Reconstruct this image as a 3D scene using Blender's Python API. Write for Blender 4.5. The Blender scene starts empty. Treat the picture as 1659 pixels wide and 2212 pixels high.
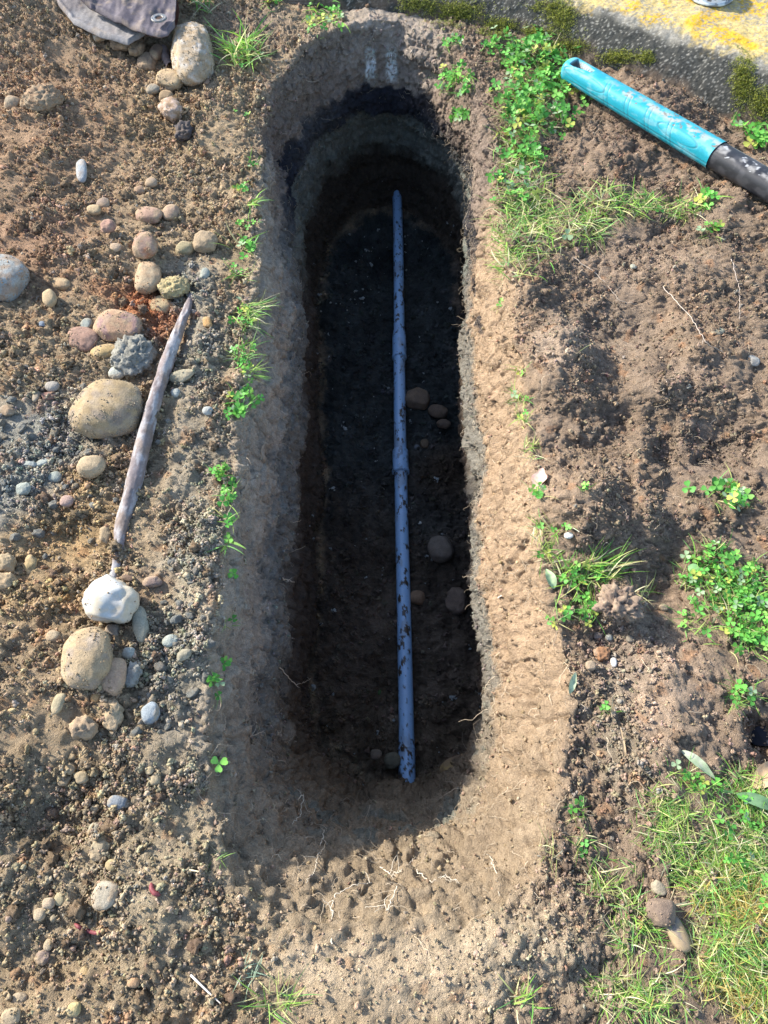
import bpy, math
import numpy as np
from mathutils import Vector

# ------------------------------------------------------------------ camera, sky, sun, exposure
C = bpy.context.scene.collection
SC = bpy.context.scene
H_CAM, PITCH, F = 1.45, math.radians(60.0), 1600.0      # F in units of a 1659 x 2212 frame
U0, V0 = 829.5, 1106.0
cam_d = bpy.data.cameras.new('camera')
cam = bpy.data.objects.new('camera', cam_d)
C.objects.link(cam)
cam.location = (0, 0, H_CAM)
cam.rotation_euler = (math.radians(90) - PITCH, 0, 0)
cam_d.sensor_fit = 'VERTICAL'
cam_d.sensor_height = 24
cam_d.lens = 24 * F / 2212
cam_d.clip_start = 0.02
cam_d.clip_end = 500
SC.camera = cam

SUN_EL, SUN_AZ = math.radians(32), math.radians(-62)    # azimuth clockwise from +Y
sdir = Vector((math.sin(SUN_AZ) * math.cos(SUN_EL), math.cos(SUN_AZ) * math.cos(SUN_EL), math.sin(SUN_EL)))
w = bpy.data.worlds.new('World')
SC.world = w
w.use_nodes = True
nt = w.node_tree
sky = nt.nodes.new('ShaderNodeTexSky')
sky.sky_type = 'NISHITA'
sky.sun_disc = False
sky.sun_elevation = SUN_EL
sky.sun_rotation = SUN_AZ
nt.links.new(sky.outputs[0], nt.nodes['Background'].inputs[0])
nt.nodes['Background'].inputs[1].default_value = 0.15
sl = bpy.data.lights.new('sun', 'SUN')
sl.energy = 4.0
sl.angle = math.radians(3.5)
sl.color = (1.0, 0.94, 0.84)
so = bpy.data.objects.new('sun', sl)
C.objects.link(so)
so.rotation_euler = (-sdir).to_track_quat('-Z', 'Y').to_euler()
SC.view_settings.view_transform = 'Standard'
SC.view_settings.look = 'None'
SC.view_settings.gamma = 1
SC.view_settings.exposure = 1.3

# ------------------------------------------------------------------ maths
rng = np.random.default_rng(11)
f32 = np.float32


def G(u, v, z=0.0):
    """ground point seen at a place of the 1659 x 2212 frame, on the level z"""
    y = (v - V0) / F
    h = H_CAM - z
    cp, sp = math.cos(PITCH), math.sin(PITCH)
    down = sp + y * cp
    t = h / down
    return np.array([(u - U0) / F * t, t * (cp - y * sp), z])


def proj(P):
    cp, sp = math.cos(PITCH), math.sin(PITCH)
    x, y, z = P[..., 0], P[..., 1], P[..., 2] - H_CAM
    d = y * cp - z * sp
    d = np.where(d > .05, d, .05)
    return U0 + F * x / d, V0 + F * (-(y * sp + z * cp)) / d, d


_p = np.random.default_rng(3).permutation(256)
PERM = np.concatenate([_p, _p, _p]).astype(np.int32)
_g = np.random.default_rng(4).normal(size=(256, 3))
GR = (_g / np.linalg.norm(_g, axis=1)[:, None]).astype(f32)
RND = np.random.default_rng(5).random((256, 4)).astype(f32)


def _hash(i, j, k):
    return PERM[PERM[PERM[i & 255] + (j & 255)] + (k & 255)]


def perlin(P, s=1.0, off=0.0):
    Q = (P * s + off).astype(f32)
    I = np.floor(Q).astype(np.int32)
    Fr = Q - I
    W = Fr * Fr * Fr * (Fr * (Fr * 6 - 15) + 10)
    out = np.zeros(len(Q), f32)
    for dx in (0, 1):
        wx = W[:, 0] if dx else 1 - W[:, 0]
        for dy in (0, 1):
            wy = W[:, 1] if dy else 1 - W[:, 1]
            for dz in (0, 1):
                wz = W[:, 2] if dz else 1 - W[:, 2]
                g = GR[_hash(I[:, 0] + dx, I[:, 1] + dy, I[:, 2] + dz)]
                out += wx * wy * wz * (g[:, 0] * (Fr[:, 0] - dx) + g[:, 1] * (Fr[:, 1] - dy) + g[:, 2] * (Fr[:, 2] - dz))
    return out * 1.6


def fbm(P, s, n=4, off=0.0, g=.5):
    a, t = 1.0, 0
    for i in range(n):
        t = t + a * perlin(P, s * 2 ** i, off + 7.3 * i)
        a *= g
    return t


def worley(P, s, off=0.0):
    """distance to the nearest jittered cell point, and a random per cell"""
    Q = (P * s + off).astype(f32)
    I = np.floor(Q).astype(np.int32)
    best = np.full(len(Q), 9., f32)
    cid = np.zeros(len(Q), np.int32)
    for dx in (-1, 0, 1):
        for dy in (-1, 0, 1):
            for dz in (-1, 0, 1):
                J = I + np.array([dx, dy, dz], np.int32)
                h = _hash(J[:, 0], J[:, 1], J[:, 2])
                d = ((J + RND[h, :3] - Q) ** 2).sum(1)
                m = d < best
                best = np.where(m, d, best)
                cid = np.where(m, h, cid)
    return np.sqrt(best), RND[cid, 3]


def sstep(x, a, b):
    t = np.clip((x - a) / (b - a), 0, 1)
    return t * t * (3 - 2 * t)


def blobmask(X, Y, u, v, ru, rv, p=1.0):
    c = G(u, v)
    rx = abs(G(u + ru, v)[0] - c[0])
    ry = .5 * abs(G(u, v - rv)[1] - G(u, v + rv)[1])
    return np.exp(-(((X - c[0]) / rx) ** 2 + ((Y - c[1]) / ry) ** 2) ** p)


# ------------------------------------------------------------------ scene object helpers
def tag(o, label=None, cat=None, group=None, kind=None):
    if label: o['label'] = label
    if cat: o['category'] = cat
    if group: o['group'] = group
    if kind: o['kind'] = kind
    return o


def empty(name, loc):
    o = bpy.data.objects.new(name, None)
    o.location = Vector([float(c) for c in loc])
    o.empty_display_size = .02
    C.objects.link(o)
    return o


def mesh_obj(name, V, Fc, mat, col=None, parent=None, smooth=True, loc=None):
    """V (n,3), Fc (m,3) or (m,4); vertices in world coordinates (made local to loc or parent)"""
    V = np.asarray(V, f32)
    Fc = np.asarray(Fc, np.int32)
    o_loc = np.zeros(3)
    if parent is not None:
        V = V - np.array(parent.location, f32)
    elif loc is not None:
        o_loc = np.array(loc)
        V = V - o_loc.astype(f32)
    me = bpy.data.meshes.new(name)
    me.vertices.add(len(V))
    me.vertices.foreach_set('co', V.ravel())
    k = Fc.shape[1]
    me.loops.add(Fc.size)
    me.loops.foreach_set('vertex_index', Fc.ravel())
    me.polygons.add(len(Fc))
    me.polygons.foreach_set('loop_start', np.arange(0, Fc.size, k, dtype=np.int32))
    me.polygons.foreach_set('loop_total', np.full(len(Fc), k, np.int32))
    me.polygons.foreach_set('use_smooth', np.full(len(Fc), smooth, bool))
    if col is not None:
        a = me.color_attributes.new('Col', 'FLOAT_COLOR', 'POINT')
        c4 = np.ones((len(V), 4), f32)
        c4[:, :3] = col
        a.data.foreach_set('color', c4.ravel())
    me.update(calc_edges=True)
    me.materials.append(mat)
    o = bpy.data.objects.new(name, me)
    o.location = Vector([float(c) for c in o_loc])
    C.objects.link(o)
    if parent is not None:
        o.parent = parent
    return o


class Acc:
    def __init__(s):
        s.V, s.F, s.K, s.n = [], [], [], 0

    def add(s, V, Fc, col):
        V = np.asarray(V, f32).reshape(-1, 3)
        Fc = np.asarray(Fc, np.int32)
        if Fc.shape[-1] == 4:
            Fc = Fc.reshape(-1, 4)
            Fc = np.concatenate([Fc[:, [0, 1, 2]], Fc[:, [0, 2, 3]]])
        s.V.append(V)
        s.F.append(Fc.reshape(-1, 3) + s.n)
        c = np.zeros((len(V), 3), f32)
        c[:] = col
        s.K.append(c)
        s.n += len(V)

    def build(s, name, mat, parent=None, loc=None, smooth=True):
        return mesh_obj(name, np.concatenate(s.V), np.concatenate(s.F), mat, np.concatenate(s.K), parent, smooth, loc)


def ico(sub):
    import bmesh
    bm = bmesh.new()
    bmesh.ops.create_icosphere(bm, subdivisions=sub, radius=1)
    V = np.array([v.co[:] for v in bm.verts], f32)
    Fc = np.array([[v.index for v in fc.verts] for fc in bm.faces], np.int32)
    bm.free()
    return V, Fc


def rotmats(n, r=rng):
    q = r.normal(size=(n, 4))
    q /= np.linalg.norm(q, axis=1)[:, None]
    a, b, c, d = q.T
    return np.stack([1 - 2 * (c * c + d * d), 2 * (b * c - a * d), 2 * (b * d + a * c),
                     2 * (b * c + a * d), 1 - 2 * (b * b + d * d), 2 * (c * d - a * b),
                     2 * (b * d - a * c), 2 * (c * d + a * b), 1 - 2 * (b * b + c * c)], 1).reshape(n, 3, 3).astype(f32)


# ------------------------------------------------------------------ materials
def nodes(name):
    m = bpy.data.materials.new(name)
    m.use_nodes = True
    n = m.node_tree
    return m, n, n.nodes['Principled BSDF']


def noise_node(n, scale, detail=4, rough=.6, coord=None):
    t = n.nodes.new('ShaderNodeTexNoise')
    t.inputs['Scale'].default_value = scale
    t.inputs['Detail'].default_value = detail
    t.inputs['Roughness'].default_value = rough
    if coord is not None:
        n.links.new(coord, t.inputs['Vector'])
    return t


def ramp(n, src, stops):
    r = n.nodes.new('ShaderNodeValToRGB')
    e = r.color_ramp.elements
    while len(e) < len(stops):
        e.new(.5)
    for i, (p, c) in enumerate(stops):
        e[i].position = p
        e[i].color = (*c, 1) if len(c) == 3 else c
    n.links.new(src, r.inputs[0])
    return r


def mul(n, a, b, fac=1.0, mode='MULTIPLY'):
    x = n.nodes.new('ShaderNodeMix')
    x.data_type = 'RGBA'
    x.blend_type = mode
    x.inputs[0].default_value = fac
    n.links.new(a, x.inputs[6])
    n.links.new(b, x.inputs[7])
    return x.outputs[2]


def col_material(name, rough=.95, bump=.6, bscale=(260, 900), bdist=.002, vary=.35, spec=.25, mott=60, mcol=None):
    """colour from the mesh's own pigment attribute, broken up by grain"""
    m, n, p = nodes(name)
    tc = n.nodes.new('ShaderNodeTexCoord').outputs['Object']
    at = n.nodes.new('ShaderNodeAttribute')
    at.attribute_name = 'Col'
    n1 = noise_node(n, mott, 5, .65, tc)
    lo, hi = 1 - vary, 1 + vary
    r1 = ramp(n, n1.outputs[0], [(.3, (lo, lo, lo * .98)), (.7, (hi, hi, hi))])
    c = mul(n, at.outputs['Color'], r1.outputs[0])
    n2 = noise_node(n, mott * 7, 3, .6, tc)
    r2 = ramp(n, n2.outputs[0], [(.35, (1 - vary * .8,) * 3), (.65, (1 + vary * .8,) * 3)])
    c = mul(n, c, r2.outputs[0])
    n.links.new(c, p.inputs['Base Color'])
    p.inputs['Roughness'].default_value = rough
    p.inputs['Specular IOR Level'].default_value = spec
    h1 = noise_node(n, bscale[0], 4, .7, tc)
    h2 = noise_node(n, bscale[1], 2, .6, tc)
    ad = n.nodes.new('ShaderNodeMath')
    ad.operation = 'MULTIPLY_ADD'
    n.links.new(h2.outputs[0], ad.inputs[0])
    ad.inputs[1].default_value = .4
    n.links.new(h1.outputs[0], ad.inputs[2])
    b = n.nodes.new('ShaderNodeBump')
    b.inputs['Strength'].default_value = bump
    b.inputs['Distance'].default_value = bdist
    n.links.new(ad.outputs[0], b.inputs['Height'])
    n.links.new(b.outputs[0], p.inputs['Normal'])
    return m


M_soil = col_material('soil', bump=1.0, bscale=(210, 700), bdist=.009, vary=.22)
M_crumb = col_material('crumb', bump=.9, bscale=(300, 900), bdist=.004, vary=.18)
M_stone = col_material('stone', rough=.88, bump=.7, bscale=(130, 600), bdist=.003, vary=.18, mott=45)
M_smoothstone = col_material('smooth_stone', rough=.6, bump=.15, bscale=(120, 500), bdist=.0008, vary=.08, mott=35, spec=.4)
M_root = col_material('root', rough=.8, bump=.2, vary=.1)
M_kerb = col_material('kerb_concrete', rough=.9, bump=.9, bscale=(150, 500), bdist=.003, vary=.3, mott=80)
M_plastic = col_material('handle_rubber', rough=.5, bump=.12, bscale=(300, 1200), bdist=.0006, vary=.07, mott=30, spec=.45)
M_pipe = col_material('pipe_plastic', rough=.33, bump=.05, bscale=(200, 700), bdist=.0005, vary=.06, mott=40, spec=.5)
M_tarp = col_material('tarp_cloth', rough=.75, bump=.5, bscale=(500, 1500), bdist=.0008, vary=.15, mott=25)
M_metal = col_material('painted_metal', rough=.35, bump=.1, vary=.05, mott=30, spec=.5)


def leaf_material(name, trans=.35, rough=.55):
    m, n, p = nodes(name)
    at = n.nodes.new('ShaderNodeAttribute')
    at.attribute_name = 'Col'
    n.links.new(at.outputs['Color'], p.inputs['Base Color'])
    p.inputs['Roughness'].default_value = rough
    p.inputs['Specular IOR Level'].default_value = .3
    tr = n.nodes.new('ShaderNodeBsdfTranslucent')
    n.links.new(at.outputs['Color'], tr.inputs['Color'])
    mx = n.nodes.new('ShaderNodeMixShader')
    mx.inputs[0].default_value = trans
    n.links.new(p.outputs[0], mx.inputs[1])
    n.links.new(tr.outputs[0], mx.inputs[2])
    n.links.new(mx.outputs[0], n.nodes['Material Output'].inputs['Surface'])
    return m


M_leaf = leaf_material('leaf')
M_dry = leaf_material('dry_leaf', .15, .8)

# ------------------------------------------------------------------ terrain: macro height outside the trench
BUMPS = [  # u, v, ru, rv, height
    (30, 40, 240, 110, .11), (0, 420, 170, 160, .04), (300, 330, 120, 80, -.035), (215, 640, 160, 40, -.01),
    (250, 250, 120, 40, .015), (440, 1300, 60, 140, .03), (420, 780, 40, 200, .015), (130, 1180, 110, 65, -.03),
    (60, 1500, 190, 150, .03), (120, 1770, 110, 90, -.035), (330, 1960, 110, 90, .02), (80, 2080, 130, 70, -.02),
    (300, 1640, 90, 60, .02), (100, 960, 140, 110, -.015), (250, 560, 110, 60, .02), (480, 220, 60, 90, .02),
    (1210, 760, 62, 66, .05), (1130, 640, 45, 60, .025), (1245, 1120, 120, 90, .07), (1345, 700, 110, 80, -.035),
    (1500, 600, 170, 45, .03), (1440, 970, 40, 80, -.035), (1570, 950, 90, 55, -.045), (1340, 880, 50, 60, -.03),
    (1400, 850, 120, 26, .03), (1500, 1120, 110, 45, .02), (1300, 420, 90, 60, .02), (1390, 235, 90, 50, .04),
    (1330, 330, 120, 45, .015), (1600, 440, 90, 80, .035), (1655, 1590, 34, 55, -.07), (1430, 1560, 110, 150, .025),
    (1330, 1420, 60, 100, -.015), (1450, 1270, 60, 80, -.02), (1335, 1310, 44, 38, .045), (1290, 1620, 50, 160, -.012),
    (1390, 1120, 34, 60, .025), (1100, 2050, 120, 60, .015), (900, 2120, 160, 60, .01), (1560, 760, 80, 50, .02),
    (1290, 960, 50, 30, -.02), (1180, 850, 40, 26, .02), (1480, 720, 26, 70, .02), (1600, 1150, 70, 35, -.015),
]


def ground_h(X, Y):
    P = np.stack([X, Y, np.full_like(X, .37)], -1)
    z = np.zeros_like(X)
    for u, v, ru, rv, h in BUMPS:
        z += h * (1.35 if u > 1050 else 1.3) * blobmask(X, Y, u, v, ru, rv)
    z += .03 * sstep(-X, .45, .9) * sstep(-Y, -4, 0)
    near = 1 - sstep(np.hypot(X, Y - 1.5), 3, 6)
    z += near * (.013 + .009 * sstep(X, .3, .5)) * fbm(P, 5.5, 3, 1.7)
    z += .10 * fbm(P, .35, 2, 9.) * (1 - near)
    return z


# ring parameter: closed line round a stadium
YN, YF = .65, 2.36
NU = 2400
REF = .32
Lst, Lcap = YF - YN, math.pi * REF * 1.15
tot = 2 * Lst + 2 * Lcap
s = np.arange(NU) / NU * tot
Cy = np.zeros(NU)
ang = np.zeros(NU)            # direction of the outward normal, 0 = +X
for i, q in enumerate(s):
    if q < Lst:
        Cy[i], ang[i] = YN + q, 0
    elif q < Lst + Lcap:
        Cy[i], ang[i] = YF, (q - Lst) / Lcap * math.pi
    elif q < 2 * Lst + Lcap:
        Cy[i], ang[i] = YF - (q - Lst - Lcap), math.pi
    else:
        Cy[i], ang[i] = YN, math.pi + (q - 2 * Lst - Lcap) / Lcap * math.pi
nx, ny = np.cos(ang), np.sin(ang)
wR, wL = np.clip(nx, 0, 1) ** 2, np.clip(-nx, 0, 1) ** 2
wF, wN = np.clip(ny, 0, 1) ** 2, np.clip(-ny, 0, 1) ** 2

ZF = -.75
PR = [(.315, ZF), (.305, -.63), (.275, -.50), (.248, -.40), (.252, -.32), (.282, -.20), (.325, -.07), (.355, 0)]
PRF = [(.34, ZF), (.34, -.62), (.33, -.48), (.32, -.36), (.31, -.27), (.30, -.17), (.305, -.07), (.325, 0)]
PL = [(.225, ZF), (.235, -.62), (.245, -.48), (.262, -.34), (.275, -.235), (.308, -.18), (.33, -.07), (.35, 0)]
PF = [(.51, ZF), (.545, -.66), (.585, -.56), (.575, -.40), (.485, -.275), (.495, -.20), (.515, -.08), (.56, 0)]
PN = [(.265, ZF), (.28, -.68), (.315, -.58), (.37, -.49), (.43, -.35), (.49, -.21), (.56, -.09), (.64, 0)]
NW = 170
tk = np.linspace(0, 1, 8)
tw = np.linspace(0, 1, NW + 1)[1:]


def prof(Pk, t):
    a = np.array(Pk)
    ts = np.linspace(0, 1, 200)
    o, z = np.interp(ts, tk, a[:, 0]), np.interp(ts, tk, a[:, 1])
    ker = np.hanning(23)
    ker /= ker.sum()
    po = np.pad(o, 11, 'reflect', reflect_type='odd')
    pz = np.pad(z, 11, 'reflect', reflect_type='odd')
    o, z = np.convolve(po, ker, 'valid'), np.convolve(pz, ker, 'valid')
    return np.interp(t, ts, o), np.interp(t, ts, z)


NFL = 46
tfl = np.linspace(0, 1, NFL)
offs_out = []
d, st = 0.0, .0038
while d < 1.7:
    d += st
    st = min(st * 1.005, .0072)
    offs_out.append(d)
n_fine = len(offs_out)
while d < 60:
    st *= 1.13
    d += st
    offs_out.append(d)
offs_out = np.array(offs_out)
NG = len(offs_out)
NR = NFL + NW + NG


def mixp(t):
    far = sstep(Cy, 1.3, 2.5)
    far = far[None, :]
    aR, zR = prof(PR, t)
    aRF, zRF = prof(PRF, t)
    aL, zL = prof(PL, t)
    aF, zF_ = prof(PF, t)
    aN, zN = prof(PN, t)
    T = t[:, None]
    rr = aR[:, None] * (1 - far) + aRF[:, None] * far
    rl = aL[:, None] * (1 + far * (.28 - .14 * sstep(T, .6, 1)))
    rs = np.where(nx[None, :] > 0, rr, rl)
    cap = np.where(ny > 0, 1, 0)[None, :]
    re = np.where(cap > 0, aF[:, None], aN[:, None])
    p = np.where(cap > 0, 1.85, 2.3 + 1.1 * T)
    o = ((np.abs(nx)[None, :] / rs) ** p + (np.abs(ny)[None, :] / re) ** p) ** (-1 / p)
    z = (zR[:, None] * (1 - far) + zRF[:, None] * far) * wR[None] + zL[:, None] * wL[None] + zF_[:, None] * wF[None] + zN[:, None] * wN[None]
    return o, z


OW, ZW = mixp(tw)
O0, Z0 = mixp(np.array([0.0]))
OFF = np.concatenate([tfl[:, None] * O0, OW, OW[-1][None, :] + offs_out[:, None]])
ZZ = np.concatenate([np.repeat(Z0, NFL, 0), ZW, np.zeros((NG, NU))])
LV = np.concatenate([tfl - 1, tw, 1 + offs_out])[:, None] * np.ones((1, NU))   # <0 floor, 0..1 wall, >1 ground
X = OFF * nx[None, :]
Y = Cy[None, :] + OFF * ny[None, :]
# ragged outline: shift walls horizontally with noise that varies along the trench
Pn = np.stack([X.ravel() * 0 + np.repeat(nx[None], NR, 0).ravel(), Y.ravel(), ZZ.ravel()], -1)
sh = (.022 * fbm(Pn, 3.2, 3, 5.) + .010 * fbm(Pn * np.array([1, 1, 2.2]), 13., 3, 2.)).reshape(NR, NU)
sh *= sstep(LV, -.25, .05) * (1 - sstep(LV, 1.0, 1.08) * .75) * (1 - sstep(LV, 1.08, 1.3))
X += sh * nx[None, :]
Y += sh * ny[None, :]
# the cut at the far right bulges, the rim at the far left is nibbled
gh = ground_h(X.ravel(), Y.ravel()).reshape(NR, NU)
ZZ = ZZ + gh * sstep(LV, .35, 1.0)
Pf = np.stack([X, Y, ZZ], -1).reshape(-1, 3)
lv = LV.ravel()
side_r = np.repeat(wR[None], NR, 0).ravel()
side_l = np.repeat(wL[None], NR, 0).ravel()
side_f = np.repeat(wF[None], NR, 0).ravel()
side_n = np.repeat(wN[None], NR, 0).ravel()
floor_m = 1 - sstep(lv, -.12, .04)
wall_m = sstep(lv, -.1, .05) * (1 - sstep(lv, .95, 1.05))
out_m = sstep(lv, .97, 1.03)
left_m = out_m * sstep(-Pf[:, 0], .0, .4) * (1 - sstep(Pf[:, 1], 2.75, 2.9) * sstep(Pf[:, 0], -.5, -.2))
right_m = out_m * sstep(Pf[:, 0], .0, .3)
fine = (lv < 1 + offs_out[n_fine - 1])


def normals(P3):
    du = np.roll(P3, -1, 1) - np.roll(P3, 1, 1)
    dw = np.empty_like(P3)
    dw[1:-1] = P3[2:] - P3[:-2]
    dw[0] = P3[1] - P3[0]
    dw[-1] = P3[-1] - P3[-2]
    n = np.cross(dw, du)
    L = np.linalg.norm(n, axis=2, keepdims=True)
    n = n / np.maximum(L, 1e-12)
    n[:14] = (0, 0, 1)
    return n


P3 = Pf.reshape(NR, NU, 3)
N = normals(P3).reshape(-1, 3)
N *= np.sign((N[-NU * 4:, 2]).mean())
# --- crumb relief along the normal
smear = sstep(fbm(Pf, 7.0, 3, 31.), .05, .45)             # places patted smooth by boots and shovel
smear = np.maximum(smear, blobmask(Pf[:, 0], Pf[:, 1], 140, 1180, 95, 60) * .9)
smear = np.maximum(smear, blobmask(Pf[:, 0], Pf[:, 1], 1330, 700, 130, 80) * .8)
smear = np.maximum(smear, blobmask(Pf[:, 0], Pf[:, 1], 1200, 760, 45, 60) * .8)
smear = np.maximum(smear, blobmask(Pf[:, 0], Pf[:, 1], 1430, 1500, 90, 120) * .8)
smear = np.maximum(smear, blobmask(Pf[:, 0], Pf[:, 1], 250, 330, 60, 90) * .8)
rough_amt = left_m * 1.15 + right_m * .8 + wall_m * .42 + floor_m * .9 + out_m * .3
rough_amt = np.clip(rough_amt, 0, 1.2) * (1 - .75 * smear * out_m)
fi = np.where(fine)[0]
Pq = Pf[fi]
warp = .006 * np.stack([perlin(Pq, 40, 1.), perlin(Pq, 40, 21.), perlin(Pq, 40, 41.)], -1)
w1, c1 = worley(Pq + warp, 38.)
w2, c2 = worley(Pq + warp * .5, 85., 3.3)
w3, c3 = worley(Pq, 150., 8.1)
disp = np.zeros(len(Pf), f32)
lumps = sstep(c1, .45, .95) * np.sqrt(np.clip(1 - (w1 / .62) ** 2, 0, 1))
lum2 = sstep(c2, .3, .9) * np.sqrt(np.clip(1 - (w2 / .6) ** 2, 0, 1))
lum3 = np.sqrt(np.clip(1 - (w3 / .7) ** 2, 0, 1)) * c3
dq = rough_amt[fi] * (.010 * lumps + .0065 * lum2 + .0048 * lum3 + .0035 * fbm(Pq, 150., 2, 4.)) + .0016 * perlin(Pq, 210., 3.)
dq += .0085 * fbm(Pq, 24., 4, 12., .58) * (.5 + .5 * rough_amt[fi])
# walls: shovel facets, ledges and gouges
wq = wall_m[fi]
led = fbm(Pq * np.array([.6, .6, 2.4]), 9., 4, 17.)
dq += wq * (.016 * led + .0036 * fbm(Pq * np.array([1, 1, 1.3]), 48., 4, 77., .6) + .0022 * lum2 * (c1 > .4))
gou = np.abs(perlin(Pq * np.array([1., 1., .22]), 16., 5.))
dq -= wq * .010 * np.clip(1 - gou * 6, 0, 1) * (1 - side_f[fi])
flr = floor_m[fi]
dq += flr * (.022 * fbm(Pq, 6., 3, 88.) + .010 * lumps)
# ragged cracks and tears on the right bank and near end
cr = 1 - np.abs(fbm(Pq, 11., 3, 55.)) * 5
dq -= .010 * np.clip(cr, 0, 1) ** 3 * (right_m[fi] * .8 + wq * .25)
# the dark gravel base course crumbles: the walls of the far end are lumpier
dq += wq * (side_f[fi] * .8 + .2) * (.007 * lumps + .004 * lum2)
disp[fi] = dq
Pd = Pf + N * disp[:, None]
TER = Pd
P3 = TER.reshape(NR, NU, 3)
TN = normals(P3).reshape(-1, 3)
TN *= np.sign((TN[-NU * 4:, 2]).mean())

# ------------------------------------------------------------------ pigment of the soil
BL = (.275, .205, .128)
BR = (.205, .150, .105)
COLB = [
    (60, 300, 260, 260, (.26, .165, .10), .8), (90, 560, 150, 90, (.235, .135, .085), .6),
    (60, 30, 160, 60, (.34, .24, .15), .8), (350, 260, 90, 60, (.26, .18, .10), .7),
    (320, 660, 75, 42, (.30, .115, .05), .95), (355, 710, 30, 50, (.27, .11, .055), .8), (240, 640, 60, 28, (.27, .13, .07), .6),
    (90, 945, 150, 95, (.205, .205, .18), .9), (40, 1085, 110, 70, (.20, .205, .185), .9),
    (415, 620, 60, 55, (.21, .20, .165), .9), (440, 760, 60, 120, (.25, .225, .175), .8), (430, 1000, 75, 130, (.235, .205, .155), .8),
    (420, 1200, 80, 100, (.235, .215, .165), .9), (390, 1420, 90, 150, (.22, .205, .16), .9), (290, 770, 50, 50, (.21, .20, .17), .9),
    (330, 1280, 60, 50, (.25, .17, .11), .6), (420, 1600, 110, 110, (.19, .17, .14), .7),
    (150, 1150, 120, 90, (.30, .205, .105), .9), (190, 1040, 60, 34, (.30, .20, .10), .7), (120, 1300, 120, 60, (.28, .19, .10), .8),
    (100, 1500, 160, 140, (.26, .19, .12), .6), (150, 1850, 240, 200, (.245, .195, .13), .8), (380, 1850, 150, 300, (.25, .205, .14), .7),
    (1210, 770, 60, 60, (.32, .245, .185), .6), (1330, 700, 120, 60, (.21, .165, .125), .5), (1480, 660, 40, 40, (.27, .18, .12), .4),
    (1180, 1000, 60, 160, (.25, .18, .125), .5), (1420, 1480, 120, 170, (.29, .215, .155), .7), (1500, 1330, 60, 90, (.25, .175, .12), .6),
    (1330, 1420, 60, 90, (.20, .16, .125), .7), (1330, 1600, 60, 140, (.21, .18, .13), .6), (1400, 300, 150, 90, (.185, .13, .095), .6),
    (1550, 960, 110, 70, (.17, .13, .10), .6), (1350, 560, 140, 60, (.235, .175, .13), .6), (1620, 1220, 60, 60, (.19, .14, .10), .4),
    (1060, 2050, 240, 130, (.34, .275, .19), .85), (800, 2100, 280, 130, (.34, .265, .18), .85), (1050, 60, 60, 60, (.17, .13, .10), .5),
    (560, 60, 100, 70, (.20, .155, .12), .6), (1480, 820, 90, 40, (.215, .165, .13), .4),
]


def lerp3(c, d, m):
    return c * (1 - m[:, None]) + np.asarray(d, f32) * m[:, None]


n_lo = fbm(Pf, 3.0, 3, 91.)
n_md = fbm(Pf, 14.0, 4, 61.)
c = np.zeros((len(Pf), 3), f32)
c[:] = BL
c = lerp3(c, BR, sstep(Pf[:, 0] + .1 * n_lo, -.1, .3))
Xw = Pf[:, 0] + .03 * n_md
Yw = Pf[:, 1] + .03 * np.roll(n_md, 999)
for u, v, ru, rv, k, st_ in COLB:
    m = blobmask(Xw, Yw, u, v, ru, rv, 1.6)
    c = lerp3(c, k, m * st_)
c_ground = c.copy()
# walls by depth
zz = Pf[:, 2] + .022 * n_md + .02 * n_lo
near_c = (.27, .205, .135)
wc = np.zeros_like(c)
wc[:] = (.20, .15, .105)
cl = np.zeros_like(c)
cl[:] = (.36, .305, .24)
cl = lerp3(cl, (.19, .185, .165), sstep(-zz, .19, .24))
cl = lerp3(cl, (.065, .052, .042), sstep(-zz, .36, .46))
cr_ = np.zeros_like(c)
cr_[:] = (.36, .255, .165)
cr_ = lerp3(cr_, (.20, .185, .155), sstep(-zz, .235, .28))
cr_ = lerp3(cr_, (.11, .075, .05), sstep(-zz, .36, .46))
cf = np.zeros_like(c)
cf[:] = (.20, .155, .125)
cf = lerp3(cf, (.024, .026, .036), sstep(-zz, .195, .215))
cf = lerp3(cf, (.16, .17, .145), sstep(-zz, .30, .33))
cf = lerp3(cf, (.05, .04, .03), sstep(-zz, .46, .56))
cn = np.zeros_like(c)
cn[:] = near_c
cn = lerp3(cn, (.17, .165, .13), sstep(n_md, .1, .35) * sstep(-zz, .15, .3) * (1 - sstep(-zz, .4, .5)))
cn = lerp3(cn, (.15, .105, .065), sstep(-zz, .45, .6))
farL = side_l * sstep(Pf[:, 1], 1.9, 2.35)
farR = side_r * sstep(Pf[:, 1], 1.75, 2.1) * .9
wsum = np.stack([side_l * (1 - farL), side_r * (1 - farR), side_f + farL * side_l + farR * side_r, side_n], 1)
wsum /= wsum.sum(1, keepdims=True)
wc = cl * wsum[:, :1] + cr_ * wsum[:, 1:2] + cf * wsum[:, 2:3] + cn * wsum[:, 3:]
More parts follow.
